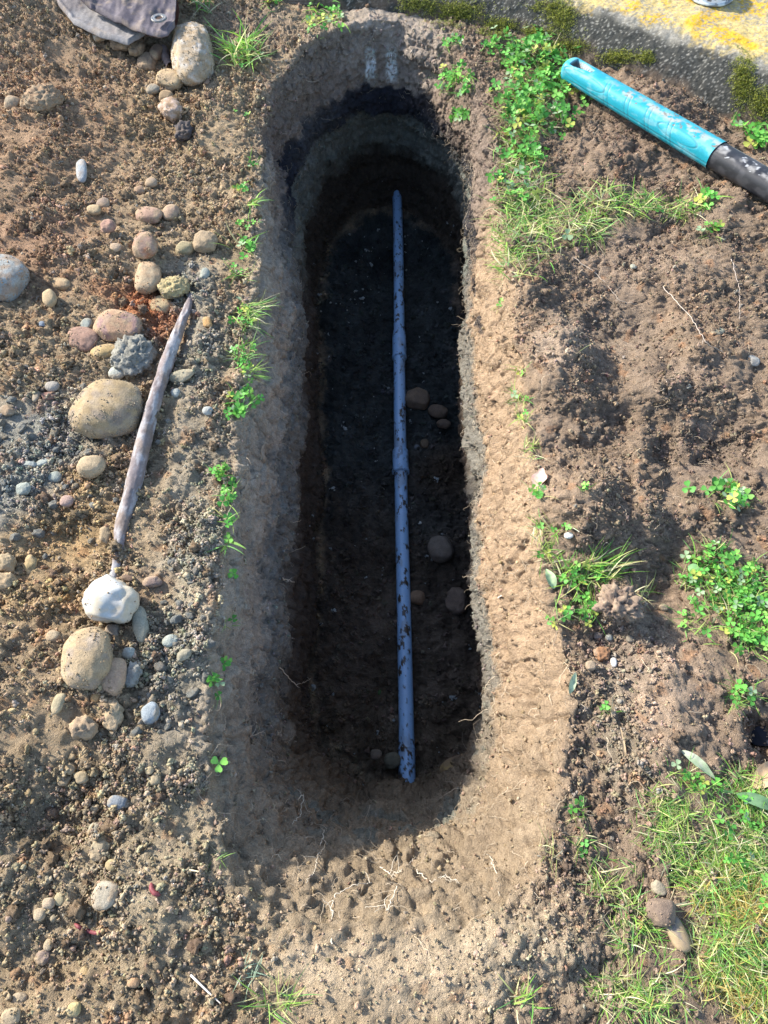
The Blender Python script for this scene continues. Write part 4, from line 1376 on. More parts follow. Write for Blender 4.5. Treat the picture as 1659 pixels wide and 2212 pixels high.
tuft(1075, 385, 6, 10, 18, 'round clover leaves at the right rim beside the trench head', 'clover_sprig', 'clover', cs=.010)
tuft(1078, 660, 5, 2, 8, 'small pale clover sprig on the right rim below the grass strip', 'clover_sprig', 'clover', cs=.008)
tuft(1128, 800, 14, 2, 12, 'upper of the grass tufts down the right rim', Lb=(.02, .045))
tuft(1122, 860, 26, 2, 14, 'second grass tuft down the right rim', Lb=(.02, .045))
tuft(1130, 905, 22, 2, 14, 'third grass tuft down the right rim', Lb=(.02, .045), straw=.5)
tuft(1150, 975, 24, 0, 20, 'straw coloured grass tuft above the pink leaf', Lb=(.02, .045), straw=.8)
tuft(1160, 1065, 10, 5, 16, 'clover and blades just under the pink leaf', 'clover_sprig', 'clover', cs=.008, straw=.6)
tuft(1175, 1150, 46, 2, 26, 'straw and green grass tuft on the right rim', Lb=(.02, .055), straw=.7)
tuft(1185, 1200, 30, 2, 22, 'lower straw tuft on the right rim', Lb=(.02, .05), straw=.6)
tuft(1228, 1145, 0, 2, 5, 'tiny clover beside the white pebble', 'clover_sprig', 'clover', cs=.007)
tuft(1245, 1245, 50, 20, 40, 'bright grass and clover clump left of the rooty sod lump', Lb=(.03, .08), wid=.002)
tuft(1290, 1235, 40, 4, 36, 'long bright grass above the rooty sod lump', Lb=(.04, .09), wid=.0022, az=.6)
tuft(1262, 1315, 24, 14, 30, 'clover between the right rim and the rooty sod lump', 'clover_sprig', 'clover', cs=.008)
tuft(1207, 1340, 4, 4, 10, 'small clover on the bare right rim', 'clover_sprig', 'clover', cs=.009)
tuft(1378, 1290, 16, 0, 18, 'white and green blades at the right of the rooty sod lump', Lb=(.02, .06), straw=.6)
tuft(1568, 1068, 20, 22, 44, 'bright clover plant in the hollow near the right edge', 'clover_sprig', 'clover', cs=.011, Lb=(.02, .05))
tuft(1482, 1065, 0, 2, 6, 'single clover leaf left of the bright clover plant', 'clover_sprig', 'clover', cs=.010)
tuft(1535, 500, 10, 8, 20, 'clover leaves at the right end of the grass strip', 'clover_sprig', 'clover', cs=.011)
tuft(1515, 440, 14, 10, 26, 'blue green clover on the grass strip under the black shaft', 'clover_sprig', 'clover', cs=.011, straw=.5)
tuft(1640, 290, 14, 30, 36, 'clover plant at the right edge behind the black shaft', 'clover_sprig', 'clover', cs=.014)
tuft(1588, 268, 2, 6, 14, 'small clover at the foot of the kerb behind the handle', 'clover_sprig', 'clover', cs=.010)
tuft(1600, 1500, 70, 8, 34, 'thin mossy grass tuft near the right edge', Lb=(.015, .035), wid=.001, straw=.35)
tuft(1245, 1750, 16, 2, 20, 'sparse yellow green shoots on the lower right rim', Lb=(.015, .03), wid=.0012)
tuft(1265, 1820, 22, 2, 24, 'sparse shoots below the lower right rim', Lb=(.015, .035), straw=.6)
tuft(1180, 1840, 14, 0, 26, 'dry straw wisps at the lower right corner of the trench', Lb=(.02, .05), straw=1., wid=.001)
tuft(1310, 1540, 8, 2, 20, 'few dull blades in the gravel furrow', Lb=(.015, .035), wid=.0012)
tuft(1265, 1060, 2, 2, 8, 'two small leaves right of the pink leaf', 'clover_sprig', 'clover', cs=.008)

# ------------------------------------------------------------------ kerb at the top right
KA, KB = G(1165, 100), G(1601, 255)
kd = (KB - KA) / np.linalg.norm(KB - KA)
kn = np.array([-kd[1], kd[0], 0])                      # away from the camera
if kn[1] < 0: kn = -kn
prf = [(-.03, -.10), (-.012, -.03), (0, .0), (.022, .045), (.05, .088), (.078, .118), (.11, .135), (.15, .141), (.2, .142)]
pa = np.array(prf)
tt = np.linspace(0, len(pa) - 1, 90)
po, pz = np.interp(tt, np.arange(len(pa)), pa[:, 0]), np.interp(tt, np.arange(len(pa)), pa[:, 1])
po = np.concatenate([po, .2 + np.linspace(.004, .45, 80), [.8, 1.5, 3, 8, 25]])
pz = np.concatenate([pz, np.full(85, .142)])
al = np.concatenate([[-8, -3, -1.5, -.9], np.linspace(-.8, .85, 430), [1.2, 2.5, 6, 12]])
bend = np.where(al < 0, np.where(al > -.6, -.38 * al ** 2, -.1368 - .456 * (-al - .6)), 0)
bend = np.maximum(bend, -1.2)
KP = KA[None, None] + bend[None, :, None] * kn + al[None, :, None] * kd + po[:, None, None] * kn + pz[:, None, None] * np.array([0, 0, 1.])
sh_ = KP.shape
Kf = KP.reshape(-1, 3)
finek = (np.abs(al) < .9)[None, :] & (po < .66)[:, None]
finek = finek.ravel()
dn = np.zeros(len(Kf))
kw, kc_ = worley(Kf[finek], 95., 2.)
dn[finek] = .0035 * fbm(Kf[finek], 24., 4, 6.) + .0022 * np.sqrt(np.clip(1 - (kw / .6) ** 2, 0, 1)) * kc_ + .006 * fbm(Kf[finek], 6., 2, 2.)
knr = normals(KP).reshape(-1, 3)
knr[:] *= np.sign(knr[len(knr) // 2, 2] + 1e-9)
Kf = Kf + (kn * -.4 + np.array([0, 0, .8]))[None] * dn[:, None]
along, across = np.tile(al, len(po)), np.repeat(po, len(al))
hh = np.repeat(pz, len(al))
kcol = np.zeros((len(Kf), 3), f32)
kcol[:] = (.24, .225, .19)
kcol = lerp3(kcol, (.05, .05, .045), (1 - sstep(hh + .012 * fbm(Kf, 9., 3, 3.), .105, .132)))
kcol = lerp3(kcol, (.40, .38, .33), sstep(fbm(Kf, 160., 2, 7.), .3, .55) * .6)
pm = sstep(across + .028 * fbm(Kf, 7., 3, 12.) + .02 * fbm(Kf, 40., 2, 1.), .085, .115) * sstep(along + .05 * fbm(Kf, 5, 2, 8.), -.12, .02)
pm *= (sstep(fbm(Kf, 110., 2, 23.) + .5 * fbm(Kf, 10., 2, 29.), -.28, .02) * .8 + .14)
yc = lerp3(np.tile(np.array([[.50, .38, .15]], f32), (len(Kf), 1)), (.56, .34, .02), sstep(fbm(Kf, 8., 2, 41.), -.05, .25))
kcol = kcol * (1 - pm[:, None]) + yc * pm[:, None]
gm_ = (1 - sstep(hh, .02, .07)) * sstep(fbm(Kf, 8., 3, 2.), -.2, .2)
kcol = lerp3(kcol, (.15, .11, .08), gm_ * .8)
idk = np.arange(len(Kf)).reshape(sh_[0], sh_[1])
qk = np.stack([idk[:-1, :-1], idk[:-1, 1:], idk[1:, 1:], idk[1:, :-1]], -1).reshape(-1, 4)
tri = Kf[qk[len(qk) // 2]]
if np.cross(tri[1] - tri[0], tri[2] - tri[0])[2] < 0: qk = qk[:, ::-1].copy()
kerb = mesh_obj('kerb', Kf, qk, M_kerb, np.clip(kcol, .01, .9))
tag(kerb, 'weathered concrete kerb with worn yellow paint on top', 'kerb', kind='structure')

kpu, kpv, kpd = proj(Kf)


def kpick(u, v):
    d_ = (kpu - u) ** 2 + (kpv - v) ** 2
    c_ = np.where(d_ < d_.min() + 60)[0]
    return c_[np.argmin(kpd[c_])]


# moss cushions: uncountable
ak = []
for (u, v, ru, rv, n) in ((900, 18, 45, 18, 1500), (985, 32, 60, 24, 3000), (1075, 62, 44, 16, 1800), (1150, 78, 30, 14, 1300), (1205, 40, 34, 40, 2200), (1225, 105, 40, 16, 1400), (1330, 128, 40, 15, 1400),
                          (1390, 128, 18, 14, 700), (1600, 185, 26, 60, 2600), (1640, 230, 26, 34, 1600), (1180, 20, 40, 14, 700)):
    m = rng.normal(size=(n, 2)) * .5
    us, vs = u + m[:, 0] * ru, v + m[:, 1] * rv
    for a, b in zip(us[:n // 4], vs[:n // 4]):
        kq, tq = kpick(a, b), pick(a, b)
        if kpd[kq] < pd[tq] + .012 and abs(kpu[kq] - a) < 12 and abs(kpv[kq] - b) < 12: ak.append(Kf[kq])
        else: ak.append(TER[tq])
ak = np.array(ak)
ak = np.repeat(ak, 9, 0) + rng.normal(size=(len(ak) * 9, 3)) * np.array([.005, .005, .0025]) + np.array([0, 0, .002])
n = len(ak)
acc = Acc()
mc = np.array([(.30, .33, .03), (.16, .21, .025), (.42, .44, .05), (.08, .11, .02)])[rng.integers(0, 4, n)] * (.7 + .6 * rng.random((n, 1)))
blades(acc, ak, np.tile([[0, 0, 1.]], (n, 1)), .003 + .005 * rng.random(n), .0012 + .001 * rng.random(n), mc, lean=.5, k=3)
o = acc.build('moss', M_leaf)
tag(o, 'dark yellow green moss growing on the foot and face of the kerb', 'moss', kind='stuff')

# ------------------------------------------------------------------ conduit pipe
pr = .0234
pzc = ZF + .034
A = np.array([.0625, .28, pzc])
B = np.array([.0575, 3.05, pzc + .004])
pipe = empty('conduit_pipe', A)
tag(pipe, 'muddy blue plastic pipe running along the trench floor', 'pipe')
axd = (B - A) / np.linalg.norm(B - A)
ax1 = np.cross(axd, [0, 0, 1.])
ax1 /= np.linalg.norm(ax1)
ax2 = np.cross(ax1, axd)


def yof(v): return G(857, v, pzc)[1]


def lathe_seg(name, prof_, label=None, sides=56, mud=1.0):
    """prof_: (y along the pipe, radius)"""
    pf = np.array(prof_)
    ys = pf[:, 0]
    dense = []
    for i in range(len(pf) - 1):
        m = max(2, int(abs(ys[i + 1] - ys[i]) / .004))
        for j in range(m):
            dense.append(pf[i] + (pf[i + 1] - pf[i]) * j / m)
    dense.append(pf[-1])
    dense = np.array(dense)
    th = np.arange(sides) / sides * 2 * np.pi
    cen = A[None] + axd[None] * ((dense[:, 0] - A[1]) / axd[1])[:, None]
    cen[:, 0] += .0025 * np.sin(dense[:, 0] * 3.1)
    V = cen[:, None] + dense[:, 1][:, None, None] * (np.cos(th)[None, :, None] * ax1 + np.sin(th)[None, :, None] * ax2)
    id_ = np.arange(len(dense) * sides).reshape(len(dense), sides)
    Fq = np.stack([id_[:-1], np.roll(id_[:-1], -1, 1), np.roll(id_[1:], -1, 1), id_[1:]], -1).reshape(-1, 4)
    Vf = V.reshape(-1, 3)
    K = np.zeros((len(Vf), 3), f32)
    K[:] = (.24, .40, .62)
    K = lerp3(K, (.30, .43, .64), sstep(fbm(Vf * np.array([1, .15, 1]), 60., 2, 3.), 0, .5) * .5)
    Y_ = Vf[:, 1]
    dens = .55 * fbm(Vf * np.array([1, .6, 1]), 4.5, 3, 6.) + .12 * sstep(-Y_, -1.6, -.9)
    m1 = sstep(fbm(Vf * np.array([1, .6, 1]), 52., 5, 15., .68) + dens - 8 * np.abs(Vf[:, 0] - A[0] - .004), .30, .38)
    m2 = sstep(fbm(Vf * np.array([1, .3, 1]), 34., 3, 35.) + .5 * dens, .28, .5) * .35
    K = lerp3(K, (.17, .135, .09), m2 * mud)
    K = lerp3(K, (.045, .034, .025), m1 * mud)
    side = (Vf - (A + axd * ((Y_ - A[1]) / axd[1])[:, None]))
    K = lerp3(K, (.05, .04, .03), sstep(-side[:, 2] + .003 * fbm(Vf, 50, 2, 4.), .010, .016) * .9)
    disp_ = m1 * mud * .0009
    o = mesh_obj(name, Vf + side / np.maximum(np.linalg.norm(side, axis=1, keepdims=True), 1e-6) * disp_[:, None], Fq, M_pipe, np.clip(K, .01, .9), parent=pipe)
    if label: o['label'] = label
    return o


y1, y2, y3 = yof(1618), yof(1020), yof(975)
y4, y5 = yof(773), yof(722)
lathe_seg('pipe_section', [(A[1], pr), (y1 - .002, pr)], 'short near end of the pipe below the dirty joint line')
lathe_seg('pipe_section', [(y1 - .002, pr + .0012), (y1, pr + .0014), (y1 + .006, pr - .001), (y1 + .01, pr - .0012), (y2 - .001, pr - .0012)])
lathe_seg('coupling', [(y2 - .006, pr + .0005), (y2 - .004, pr + .0068), (y2 + .006, pr + .0068), (y2 + .008, pr + .0046), (y3 - .004, pr + .0046), (y3, pr + .0038), (y3 + .001, pr - .004)], 'bright clean collar joining two lengths of pipe', mud=.6)
lathe_seg('pipe_section', [(y3 - .01, pr - .0014), (y4, pr - .0014)])
lathe_seg('coupling', [(y4 - .006, pr - .001), (y4 - .003, pr + .0048), (y4 + .006, pr + .0048), (y4 + .009, pr + .0034), (y5 - .02, pr + .0032), (y5 + .02, pr - .0018)], 'bell-shaped socket on the pipe')
lathe_seg('pipe_section', [(y5 + .005, pr - .0022), (B[1], pr - .0022)])

# ------------------------------------------------------------------ half-buried pole
pp = [(413, 636, 14, .004), (405, 664, 20, .016), (391, 700, 26, .018), (372, 750, 32, .02), (352, 810, 34, .02), (338, 850, 37, .02), (322, 905, 38, .02),
      (306, 970, 42, .018), (292, 1030, 44, .010), (277, 1090, 42, .000), (267, 1130, 38, -.006), (256, 1190, 32, -.004), (244, 1250, 26, -.002), (236, 1300, 20, -.012)]
cen, rad = [], []
for (u, v, w2, dz) in pp:
    q = pick(u, v)
    zc = TER[q, 2] * .5 + .5 * .012 + dz
    cen.append(G(u, v, zc))
    rad.append(w2 / 2 / (F / pd[q]) * .80)
cen, rad = np.array(cen), np.array(rad)
ker = np.array([.25, .5, .25])
for i in range(2):
    z_ = cen[:, 2].copy()
    z_[1:-1] = np.convolve(z_, ker, 'valid')
    cen[:, 2] = z_
t = np.linspace(0, len(cen) - 1, 220)
Pc = np.stack([np.interp(t, np.arange(len(cen)), cen[:, i]) for i in range(3)], 1)
kk = np.hanning(25)
kk /= kk.sum()
for i in range(3):
    Pc[:, i] = np.convolve(np.pad(Pc[:, i], 12, 'reflect', reflect_type='odd'), kk, 'valid')
Rr = np.convolve(np.pad(np.interp(t, np.arange(len(rad)), rad), 12, 'edge'), kk, 'valid')
V, Fq = tube_arr(Pc[None], Rr[None], 40)
ctr = np.repeat(Pc, 40, 0)
nv = V - ctr
nv /= np.linalg.norm(nv, axis=1, keepdims=True)
V = V + nv * (.0022 * fbm(V * np.array([1.5, .4, 1.5]), 40., 3, 5.) + .0008 * fbm(V, 160., 2, 7.) - .002 * sstep(perlin(V * np.array([2., .3, 2.]), 30., 8.), .25, .45))[:, None]
K = np.zeros((len(V), 3), f32)
K[:] = (.20, .165, .16)
K = lerp3(K, (.34, .33, .335), sstep(fbm(V * np.array([2.5, .8, 2.5]), 16., 5, 4., .65), -.2, .4) * .9)
K = lerp3(K, (.20, .15, .12), sstep(fbm(V, 24., 3, 14.), .05, .45) * .7)
pole = mesh_obj('old_pole', V, Fq, M_tarp, np.clip(K, .01, .8), loc=Pc[0])
tag(pole, 'dusty purplish grey pole half buried along the spoil heap', 'pole')
# short stick by the rock
sp = [(356, 105), (362, 128), (368, 150)]
cs_ = np.array([TER[pick(*a)] + np.array([0, 0, .006]) for a in sp])
t = np.linspace(0, 2, 30)
Pc = np.stack([np.interp(t, np.arange(3), cs_[:, i]) for i in range(3)], 1)
V, Fq = tube_arr(Pc[None], (.014 + .001 * np.sin(np.arange(30) * .7))[None], 18)
V += rng.normal(size=V.shape) * .0005
tag(mesh_obj('stick', V, Fq, M_stone, (.20, .15, .135), loc=Pc[0]), 'short thick grey brown stick left of the big pale rock', 'stick')

# ------------------------------------------------------------------ tool with teal grip and black shaft
T0, T1 = G(1222, 143, .075), G(1548, 335, .085)
T2 = T1 + (T1 - T0) * 1.3
T2[2] = .10
tool = empty('digging_tool', T0)
tag(tool, 'teal rubber grip and scuffed black shaft of a digging tool lying on the soil', 'tool')


def loft(name, P0, P1, r0, r1, groove=None, end_cap=True, colf=None, n=320, sides=120, flat=.86):
    ax = P1 - P0
    Lg = np.linalg.norm(ax)
    ax = ax / Lg
    a1 = np.cross(ax, [0, 0, 1.])
    a1 /= np.linalg.norm(a1)
    a2 = np.cross(a1, ax)
    s_ = np.linspace(0, 1, n)
    th = np.arange(sides) / sides * 2 * np.pi
    S, TH = np.meshgrid(s_ * Lg, th, indexing='ij')
    Rd = r0 + (r1 - r0) * (S / Lg)
    if end_cap:
        capl = r0 * .75
        e = np.clip(S / capl, 0, 1)
        Rd = Rd * np.sqrt(np.clip(1 - (1 - e) ** 2.6, 0.0, 1))
    # soft squarish section
    cx, cz = np.cos(TH), np.sin(TH)
    k = (np.abs(cx) ** 2.5 + np.abs(cz) ** 2.5) ** (-1 / 2.5)
    Rr_ = Rd * k
    if groove is not None:
        Rr_ = Rr_ - groove(S, TH, Lg)
    P = P0 + S[..., None] * ax + (Rr_ * cx)[..., None] * a1 + (Rr_ * cz * flat)[..., None] * a2
    V = P.reshape(-1, 3)
    id_ = np.arange(len(V)).reshape(n, sides)
    Fq = np.stack([id_[:-1], id_[1:], np.roll(id_[1:], -1, 1), np.roll(id_[:-1], -1, 1)], -1).reshape(-1, 4)
    K = colf(V, S.ravel(), TH.ravel(), Lg)
    return mesh_obj(name, V, Fq, M_plastic, np.clip(K, .01, .9), parent=tool)


def gline(x, w): return np.exp(-(x / w) ** 2)


def top_ang(TH):      # 0 on the top ridge, growing towards the camera side
    return (TH - math.pi / 2 + math.pi) % (2 * math.pi) - math.pi


def grip_groove(S, TH, Lg):
    f = S / Lg
    ta = top_ang(TH)
    g = 0
    for f0 in (.30, .325, .44, .465, .575, .60, .715, .74):
        g = g + .0010 * gline(S - (f0 + .02 * np.abs(ta)) * Lg, .0016) * sstep(np.abs(ta), .25, .35)
    for f0, hw in ((.18, .14), (.80, .12)):
        e = ((f - f0) / hw) ** 2 + ((np.abs(ta) - 1.1) / .45) ** 2
        g = g + .0012 * gline(e - 1, .10) * (np.abs(ta) < 2.2)
    g = g + .0012 * gline(np.abs(ta) - 1.85, .05) * sstep(f, .05, .1)
    # hanging hole, a tapering slot right through the top of the butt
    hw = .16 + .28 * (1 - sstep(f, .07, .185))
    hole = sstep(f, .052, .062) * (1 - sstep(f, .175, .19)) * (1 - sstep(np.abs(ta + .10), hw, hw + .07))
    g = g + .02 * hole
    return g


def grip_col(V, S, TH, Lg):
    f = S / Lg
    ta = top_ang(TH)
    K = np.zeros((len(V), 3), f32)
    K[:] = (.008, .27, .36)
    K = lerp3(K, (.04, .34, .42), sstep(fbm(V, 18., 3, 2.), -.1, .4) * .5)
    g = grip_groove(S, TH, Lg)
    K = lerp3(K, (.05, .16, .19), np.clip(g / .0013, 0, 1) * .75 * (g < .006))
    K = lerp3(K, (.08, .06, .05), (g > .006) * .9)
    dm = (1 - sstep(np.abs(ta + .25), .12, .5)) * sstep(fbm(V, 40., 4, 8.) + .15, -.05, .35) * sstep(f, .25, .45)
    K = lerp3(K, (.40, .36, .30), dm * .75)
    K = lerp3(K, (.16, .13, .10), sstep(fbm(V, 90., 3, 28.), .42, .55) * (np.abs(ta) < .7) * sstep(f, .3, .5) * .9)
    K = lerp3(K, (.25, .45, .50), sstep(fbm(V * np.array([1, 1, 2]), 25., 3, 58.), .1, .5) * .35)
    return K


def shaft_col(V, S, TH, Lg):
    K = np.zeros((len(V), 3), f32)
    K[:] = (.018, .019, .024)
    ta = top_ang(TH)
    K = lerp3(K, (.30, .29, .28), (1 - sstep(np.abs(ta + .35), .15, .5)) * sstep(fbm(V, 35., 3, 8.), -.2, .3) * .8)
    K = lerp3(K, (.06, .06, .068), sstep(fbm(V * np.array([1, 1, 1]), 30., 4, 3.), -.1, .4) * .6)
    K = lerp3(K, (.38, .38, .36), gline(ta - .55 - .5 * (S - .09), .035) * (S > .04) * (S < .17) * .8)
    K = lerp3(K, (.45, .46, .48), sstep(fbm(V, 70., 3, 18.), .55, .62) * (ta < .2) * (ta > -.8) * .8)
    return K


sA = F / (T0[1] * .5 - (T0[2] - H_CAM) * math.sin(PITCH))
sB = F / (T1[1] * .5 - (T1[2] - H_CAM) * math.sin(PITCH))
loft('grip', T0, T1, 25 / sA, 31 / sB, grip_groove, True, grip_col)
tax = (T1 - T0) / np.linalg.norm(T1 - T0)
loft('shaft', T1 - tax * .012, T2, 28.5 / sB, 29 / sB, None, False, shaft_col, n=240)

# ------------------------------------------------------------------ tarp corner with eyelet
tq = empty('tarp', G(340, 40, .10))
tag(tq, 'folded corner of a dirty grey purple tarp with a round eyelet', 'tarp')


def cloth(name, edge_lo, edge_hi, zlo, zhi, col, col2, thick, seed, nu=150, nv=90, amp=.01, hem=True):
    """sheet between a lower and an upper polyline of frame positions"""
    def rs(e, n):
        e = np.array(e, float)
        dd = np.concatenate([[0], np.cumsum(np.hypot(*np.diff(e, axis=0).T))])
        t = np.linspace(0, dd[-1], n)
        return np.stack([np.interp(t, dd, e[:, 0]), np.interp(t, dd, e[:, 1])], 1)
    lo, hi = rs(edge_lo, nu), rs(edge_hi, nu)
    P = np.zeros((nv, nu, 3))
    for j in range(nv):
        f = j / (nv - 1)
        for i in range(nu):
            z0 = np.interp(i / (nu - 1), np.linspace(0, 1, len(zlo)), zlo)
            z1 = np.interp(i / (nu - 1), np.linspace(0, 1, len(zhi)), zhi)
            a, b = G(lo[i, 0], lo[i, 1], z0), G(hi[i, 0], hi[i, 1], z1)
            P[j, i] = a * (1 - f) + b * f
    Pf_ = P.reshape(-1, 3)
    fj = np.repeat(np.linspace(0, 1, nv), nu)
    fold = fbm(Pf_ * np.array([1., .35, 0]) , 14., 3, seed)
    Pf_[:, 2] += amp * fold * (.35 + .65 * fj) + .0012 * fbm(Pf_, 60., 3, seed + 4)
    if hem:
        edge = 1 - sstep(fj, .03, .07)
        Pf_[:, 2] += .004 * edge - .010 * (1 - sstep(fj, 0, .025))
    K = np.zeros((len(Pf_), 3), f32)
    K[:] = col
    K = lerp3(K, col2, sstep(fbm(Pf_ * np.array([1., .5, 1.]), 12., 4, seed + 9), -.1, .4) * .8)
    K = lerp3(K, (.26, .20, .145), sstep(fbm(Pf_, 24., 3, seed + 2), .2, .5) * .45)
    bot = Pf_ - np.array([0, 0, thick])
    V = np.concatenate([Pf_, bot])
    id_ = np.arange(nv * nu).reshape(nv, nu)
    top = np.stack([id_[:-1, :-1], id_[:-1, 1:], id_[1:, 1:], id_[1:, :-1]], -1).reshape(-1, 4)
    b2 = top[:, ::-1] + nv * nu
    ring = np.concatenate([id_[0, :], id_[1:, -1], id_[-1, ::-1][1:], id_[::-1, 0][1:-1]])
    r2 = np.roll(ring, -1)
    sd = np.stack([ring, ring + nv * nu, r2 + nv * nu, r2], -1)
    return mesh_obj(name, V, np.concatenate([top, b2, sd]), M_tarp, np.clip(np.concatenate([K, K]), .01, .9), parent=tq)


cloth('under_fold', [(100, -60), (125, 8), (158, 48), (215, 76), (276, 92), (300, 80), (330, 60)], [(180, -140), (240, -120), (300, -110), (380, -120)], [.14, .12, .10, .09, .085, .085], [.16, .14],
      (.22, .205, .20), (.16, .135, .13), .003, 3., amp=.010)
cloth('top_fold', [(168, -12), (195, 14), (233, 34), (270, 52), (306, 67), (340, 73), (362, 72), (378, 56)], [(250, -160), (300, -160), (340, -160), (384, -160)], [.155, .13, .125, .12, .12, .12], [.21, .19, .17],
      (.085, .072, .085), (.14, .12, .135), .004, 8., amp=.022)
# eyelet: ring with an open middle showing rusty dirt
ec = G(343, 39, .142)
th = np.arange(48) / 48 * 2 * np.pi
a = Acc()
ringp = np.array([(.0115, .000), (.0120, .0022), (.0145, .0032), (.0165, .0024), (.0205, .0020), (.0235, .0032), (.0255, .0020), (.0262, -.002)])
V = np.array([[ec + np.array([r * math.cos(t_) * 1.0, r * math.sin(t_) * 1.0, z_]) for t_ in th] for r, z_ in ringp]).reshape(-1, 3)
id_ = np.arange(len(V)).reshape(len(ringp), 48)
Fq = np.stack([id_[:-1], id_[1:], np.roll(id_[1:], -1, 1), np.roll(id_[:-1], -1, 1)], -1).reshape(-1, 4)
kc2 = np.zeros((len(V), 3)); kc2[:] = (.13, .135, .14)
kc2 = lerp3(kc2, (.30, .24, .18), sstep(fbm(V, 90., 3, 3.), .0, .4) * .6)
a.add(V, Fq, kc2)
a.build('eyelet', M_metal, parent=tq)
a = Acc()
V = np.array([ec + np.array([0, 0, -.0005])] + [ec + np.array([.0118 * math.cos(t_), .0118 * math.sin(t_), -.0005]) for t_ in th])
a.add(V, np.array([(0, 1 + i, 1 + (i + 1) % 48) for i in range(48)]), (.06, .035, .025))
a.build('eyelet_hole', M_root, parent=tq)

# ------------------------------------------------------------------ leaves lying about
def flat_leaf(u, v, L, W, yaw, col, name, label, lobes=0, dz=.006, col2=None, curl=.2):
    q = pick(u, v)
    c0 = G(u, v, float(TER[q, 2] + dz))
    n, m = 24, 9
    s_ = np.linspace(0, 1, n)
    wv = np.sin(np.pi * s_ ** .8) ** .8
    if lobes:
        wv = wv * (.62 + .38 * np.abs(np.cos(s_ * np.pi * lobes)))
    tt_ = np.linspace(-1, 1, m)
    Xl = (s_[:, None] - .5) * L + 0 * tt_[None]
    Yl = wv[:, None] * tt_[None] * W / 2
    Zl = curl * W * np.abs(tt_[None]) ** 1.5 * wv[:, None] + .10 * L * np.sin(s_ * 3.1)[:, None]
    V = np.stack([Xl, Yl, Zl], -1).reshape(-1, 3)
    V[:, 2] += .002 * fbm(V, 60., 2, u % 9)
    ca, sa = math.cos(yaw), math.sin(yaw)
    R = np.array([[ca, -sa, 0], [sa, ca, 0], [0, 0, 1]])
    nn = TN[q] * .6 + np.array([0, 0, .6])
    nn /= np.linalg.norm(nn)
    V = V @ R.T
    V[:, 2] -= (V[:, 0] * nn[0] + V[:, 1] * nn[1]) / max(nn[2], .4)
    id_ = np.arange(n * m).reshape(n, m)
    Fq = np.stack([id_[:-1, :-1], id_[:-1, 1:], id_[1:, 1:], id_[1:, :-1]], -1).reshape(-1, 4)
    K = np.zeros((len(V), 3), f32)
    K[:] = col
    K = lerp3(K, col2 or tuple(x * .6 for x in col), sstep(fbm(V, 70., 3, v % 11), 0, .4) * .7)
    V2 = np.concatenate([V, V - np.array([0, 0, .0006])])
    Fq = np.concatenate([Fq, Fq[:, ::-1] + len(V)])
    return tag(mesh_obj(name, V2 + c0, Fq, M_dry, np.concatenate([K, K]), loc=c0), label, 'leaf')


flat_leaf(1163, 1036, .055, .034, 1.2, (.55, .33, .28), 'dead_leaf', 'faded pink leaf lying on the right rim', 2, col2=(.62, .50, .40))
flat_leaf(322, 83, .085, .07, .5, (.22, .165, .15), 'dead_leaf', 'brown papery leaf sticking out under the tarp', 3, col2=(.34, .16, .09), dz=.02)
flat_leaf(380, 30, .10, .03, 1.57, (.22, .09, .06), 'dead_leaf', 'dark red leaf along the right side of the tarp', 0, dz=.015)
flat_leaf(1652, 1672, .075, .035, .7, (.55, .38, .22), 'dead_leaf', 'orange tan dead leaf at the right edge above the lawn', 0, col2=(.40, .26, .14), dz=.012)
flat_leaf(1508, 1652, .075, .018, -.75, (.34, .42, .26), 'fallen_leaf', 'grey green pointed leaf above the bottom right lawn', 0, col2=(.42, .42, .35), dz=.008)
flat_leaf(1640, 1735, .085, .022, -.35, (.16, .28, .14), 'fallen_leaf', 'long dark green leaf at the right edge of the lawn', 0, dz=.012)
flat_leaf(1188, 1250, .045, .022, 1.9, (.46, .58, .32), 'fallen_leaf', 'pale green torn leaf on the right rim by the clover', 0, dz=.006)
flat_leaf(1237, 1475, .045, .014, 1.2, (.50, .58, .36), 'fallen_leaf', 'pale green leaf strip left of the gravel furrow', 0, dz=.006)
flat_leaf(1500, 1370 - 135, .035, .02, -.7, (.35, .60, .25), 'fallen_leaf', 'light green broad leaf at the top of the right clover', 0, dz=.012)
flat_leaf(1345, 1615, .006 + .07, .006, 1.62, (.45, .33, .20), 'dead_leaf', 'thin dry straw leaf in the lower gravel furrow', 0, dz=.006)
flat_leaf(1383, 1995, .022, .008, 1.1, (.60, .44, .14), 'fallen_leaf', 'small yellow leaf left of the dark cobble', 0, dz=.006)
flat_leaf(820, 1495, .018, .010, 1.2, (.05, .09, .03), 'fallen_leaf', 'small dark green leaf on the trench floor left of the pipe', 0, dz=.006)
flat_leaf(1650, 1590, .05, .04, .4, (.03, .032, .045), 'shade_sheet', 'dark bluish sheet standing for the shade in the hollow at the right edge', 0, dz=.004)  # near-black sheet laid in the hollow, its colour stands for shade


def straw(u0_, v0_, u1_, v1_, r, col, label):
    a0, a1_ = TER[pick(u0_, v0_)] + np.array([0, 0, .006]), TER[pick(u1_, v1_)] + np.array([0, 0, .006])
    t = np.linspace(0, 1, 10)[:, None]
    P = a0 * (1 - t) + a1_ * t + np.array([0, 0, .003]) * np.sin(t * 3.14)
    V, Fq = tube_arr(P[None], np.linspace(r, r * .4, 10)[None], 6)
    return tag(mesh_obj('straw', V, Fq, M_root, col, loc=a0), label, 'straw')


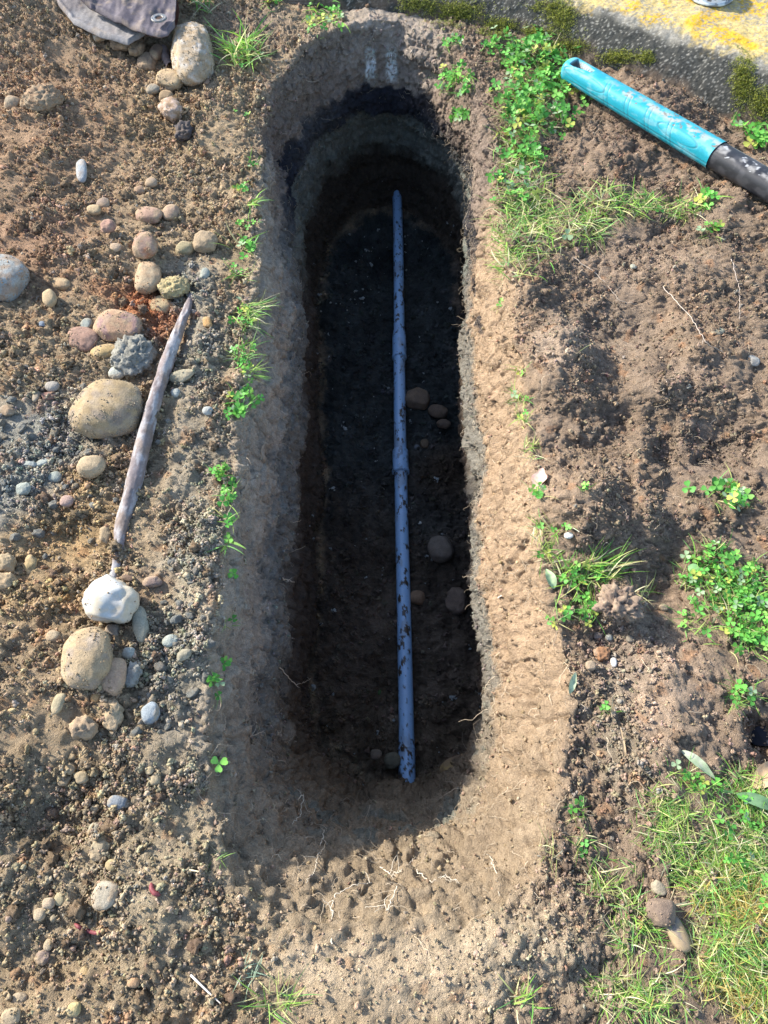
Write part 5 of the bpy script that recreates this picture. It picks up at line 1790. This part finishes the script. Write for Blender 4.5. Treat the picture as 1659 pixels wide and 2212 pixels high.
straw(413, 2103, 488, 2176, .0022, (.72, .66, .58), 'pale pointed straw lying near the bottom edge left of the trench')
straw(408, 1878, 436, 1880, .0017, (.70, .62, .42), 'short pale straw at the lower left corner of the trench')
straw(1278, 740, 1252, 765, .0012, (.42, .42, .18), 'green dry blade lying on the right soil mound')
straw(820 + 480, 1880 - 0, 1360, 1872, .0014, (.62, .55, .28), 'yellow straw lying at the edge of the bottom right lawn')
straw(385, 262, 395, 300, .0012, (.55, .60, .42), 'pale blade standing on the black clod')
straw(1075, 1292, 1080, 1287, .002, (.75, .73, .68), 'tiny white chip on the sunlit right wall')
straw(1250, 1150, 1225, 1136, .001, (.6, .58, .45), 'pale stalk beside the white pebble')


# ------------------------------------------------------------------ earthworms
def worm(pts, r, label):
    P = np.array([TER[pick(u, v)] + np.array([0, 0, r * 1.1]) for u, v in pts])
    t = np.linspace(0, len(P) - 1, 60)
    Pc = np.stack([np.interp(t, np.arange(len(P)), P[:, i]) for i in range(3)], 1)
    kk_ = np.hanning(13)
    kk_ /= kk_.sum()
    for i in range(3):
        Pc[:, i] = np.convolve(np.pad(Pc[:, i], 6, 'reflect', reflect_type='odd'), kk_, 'valid')
    rr = r * (1 - np.abs(np.linspace(-1, 1, 60)) ** 5 * .8) * (1 + .05 * np.sin(np.arange(60) * 2.2))
    V, Fq = tube_arr(Pc[None], rr[None], 14)
    return tag(mesh_obj('earthworm', V, Fq, M_smoothstone, (.20, .045, .05), loc=Pc[0]), label, 'earthworm')


worm([(324, 1907), (328, 1918), (338, 1930), (350, 1934)], .0042, 'dark red earthworm curled on the lower spoil heap near the trench')
worm([(163, 1996), (170, 2004), (185, 2008), (205, 2014), (222, 2006)], .0034, 'dark red earthworm stretched among pebbles at the lower left')

# ------------------------------------------------------------------ tin standing on the kerb
kz = .145
kb = G(1545, 15, kz + .002)
tc_ = np.array([kb[0], kb[1] + .078, kz])
tin = empty('paint_tin', tc_)
tag(tin, 'bottom of a white metal tin smeared with dark mud on the yellow kerb', 'tin')


def lathe_tin(name, pf, col, mud):
    pf = np.array(pf)
    sd = 96
    th = np.arange(sd) / sd * 2 * np.pi
    V = (tc_[None, None] + np.stack([pf[:, 0][:, None] * np.cos(th), pf[:, 0][:, None] * np.sin(th), pf[:, 1][:, None] + 0 * th], -1)).reshape(-1, 3)
    id_ = np.arange(len(V)).reshape(len(pf), sd)
    Fq = np.stack([id_[:-1], np.roll(id_[:-1], -1, 1), np.roll(id_[1:], -1, 1), id_[1:]], -1).reshape(-1, 4)
    K = np.zeros((len(V), 3), f32)
    K[:] = col
    K = lerp3(K, (.05, .04, .045), sstep(fbm(V, 34., 3, 4.) + .1, .1, .2) * mud)
    return mesh_obj(name, V, Fq, M_metal, K, parent=tin)


lathe_tin('body', [(.073, z_) for z_ in np.linspace(.010, .040, 12)] + [(.070, .043), (.001, .043)], (.62, .70, .82), .9)
lathe_tin('bottom_rim', [(.001, .003), (.070, .003), (.0715, .000), (.0755, .0005), (.0780, .003), (.0782, .006), (.076, .0085), (.0735, .0095), (.0725, .011)], (.50, .56, .58), .7)
print('stats', len(TER), 'objects', len(bpy.data.objects))
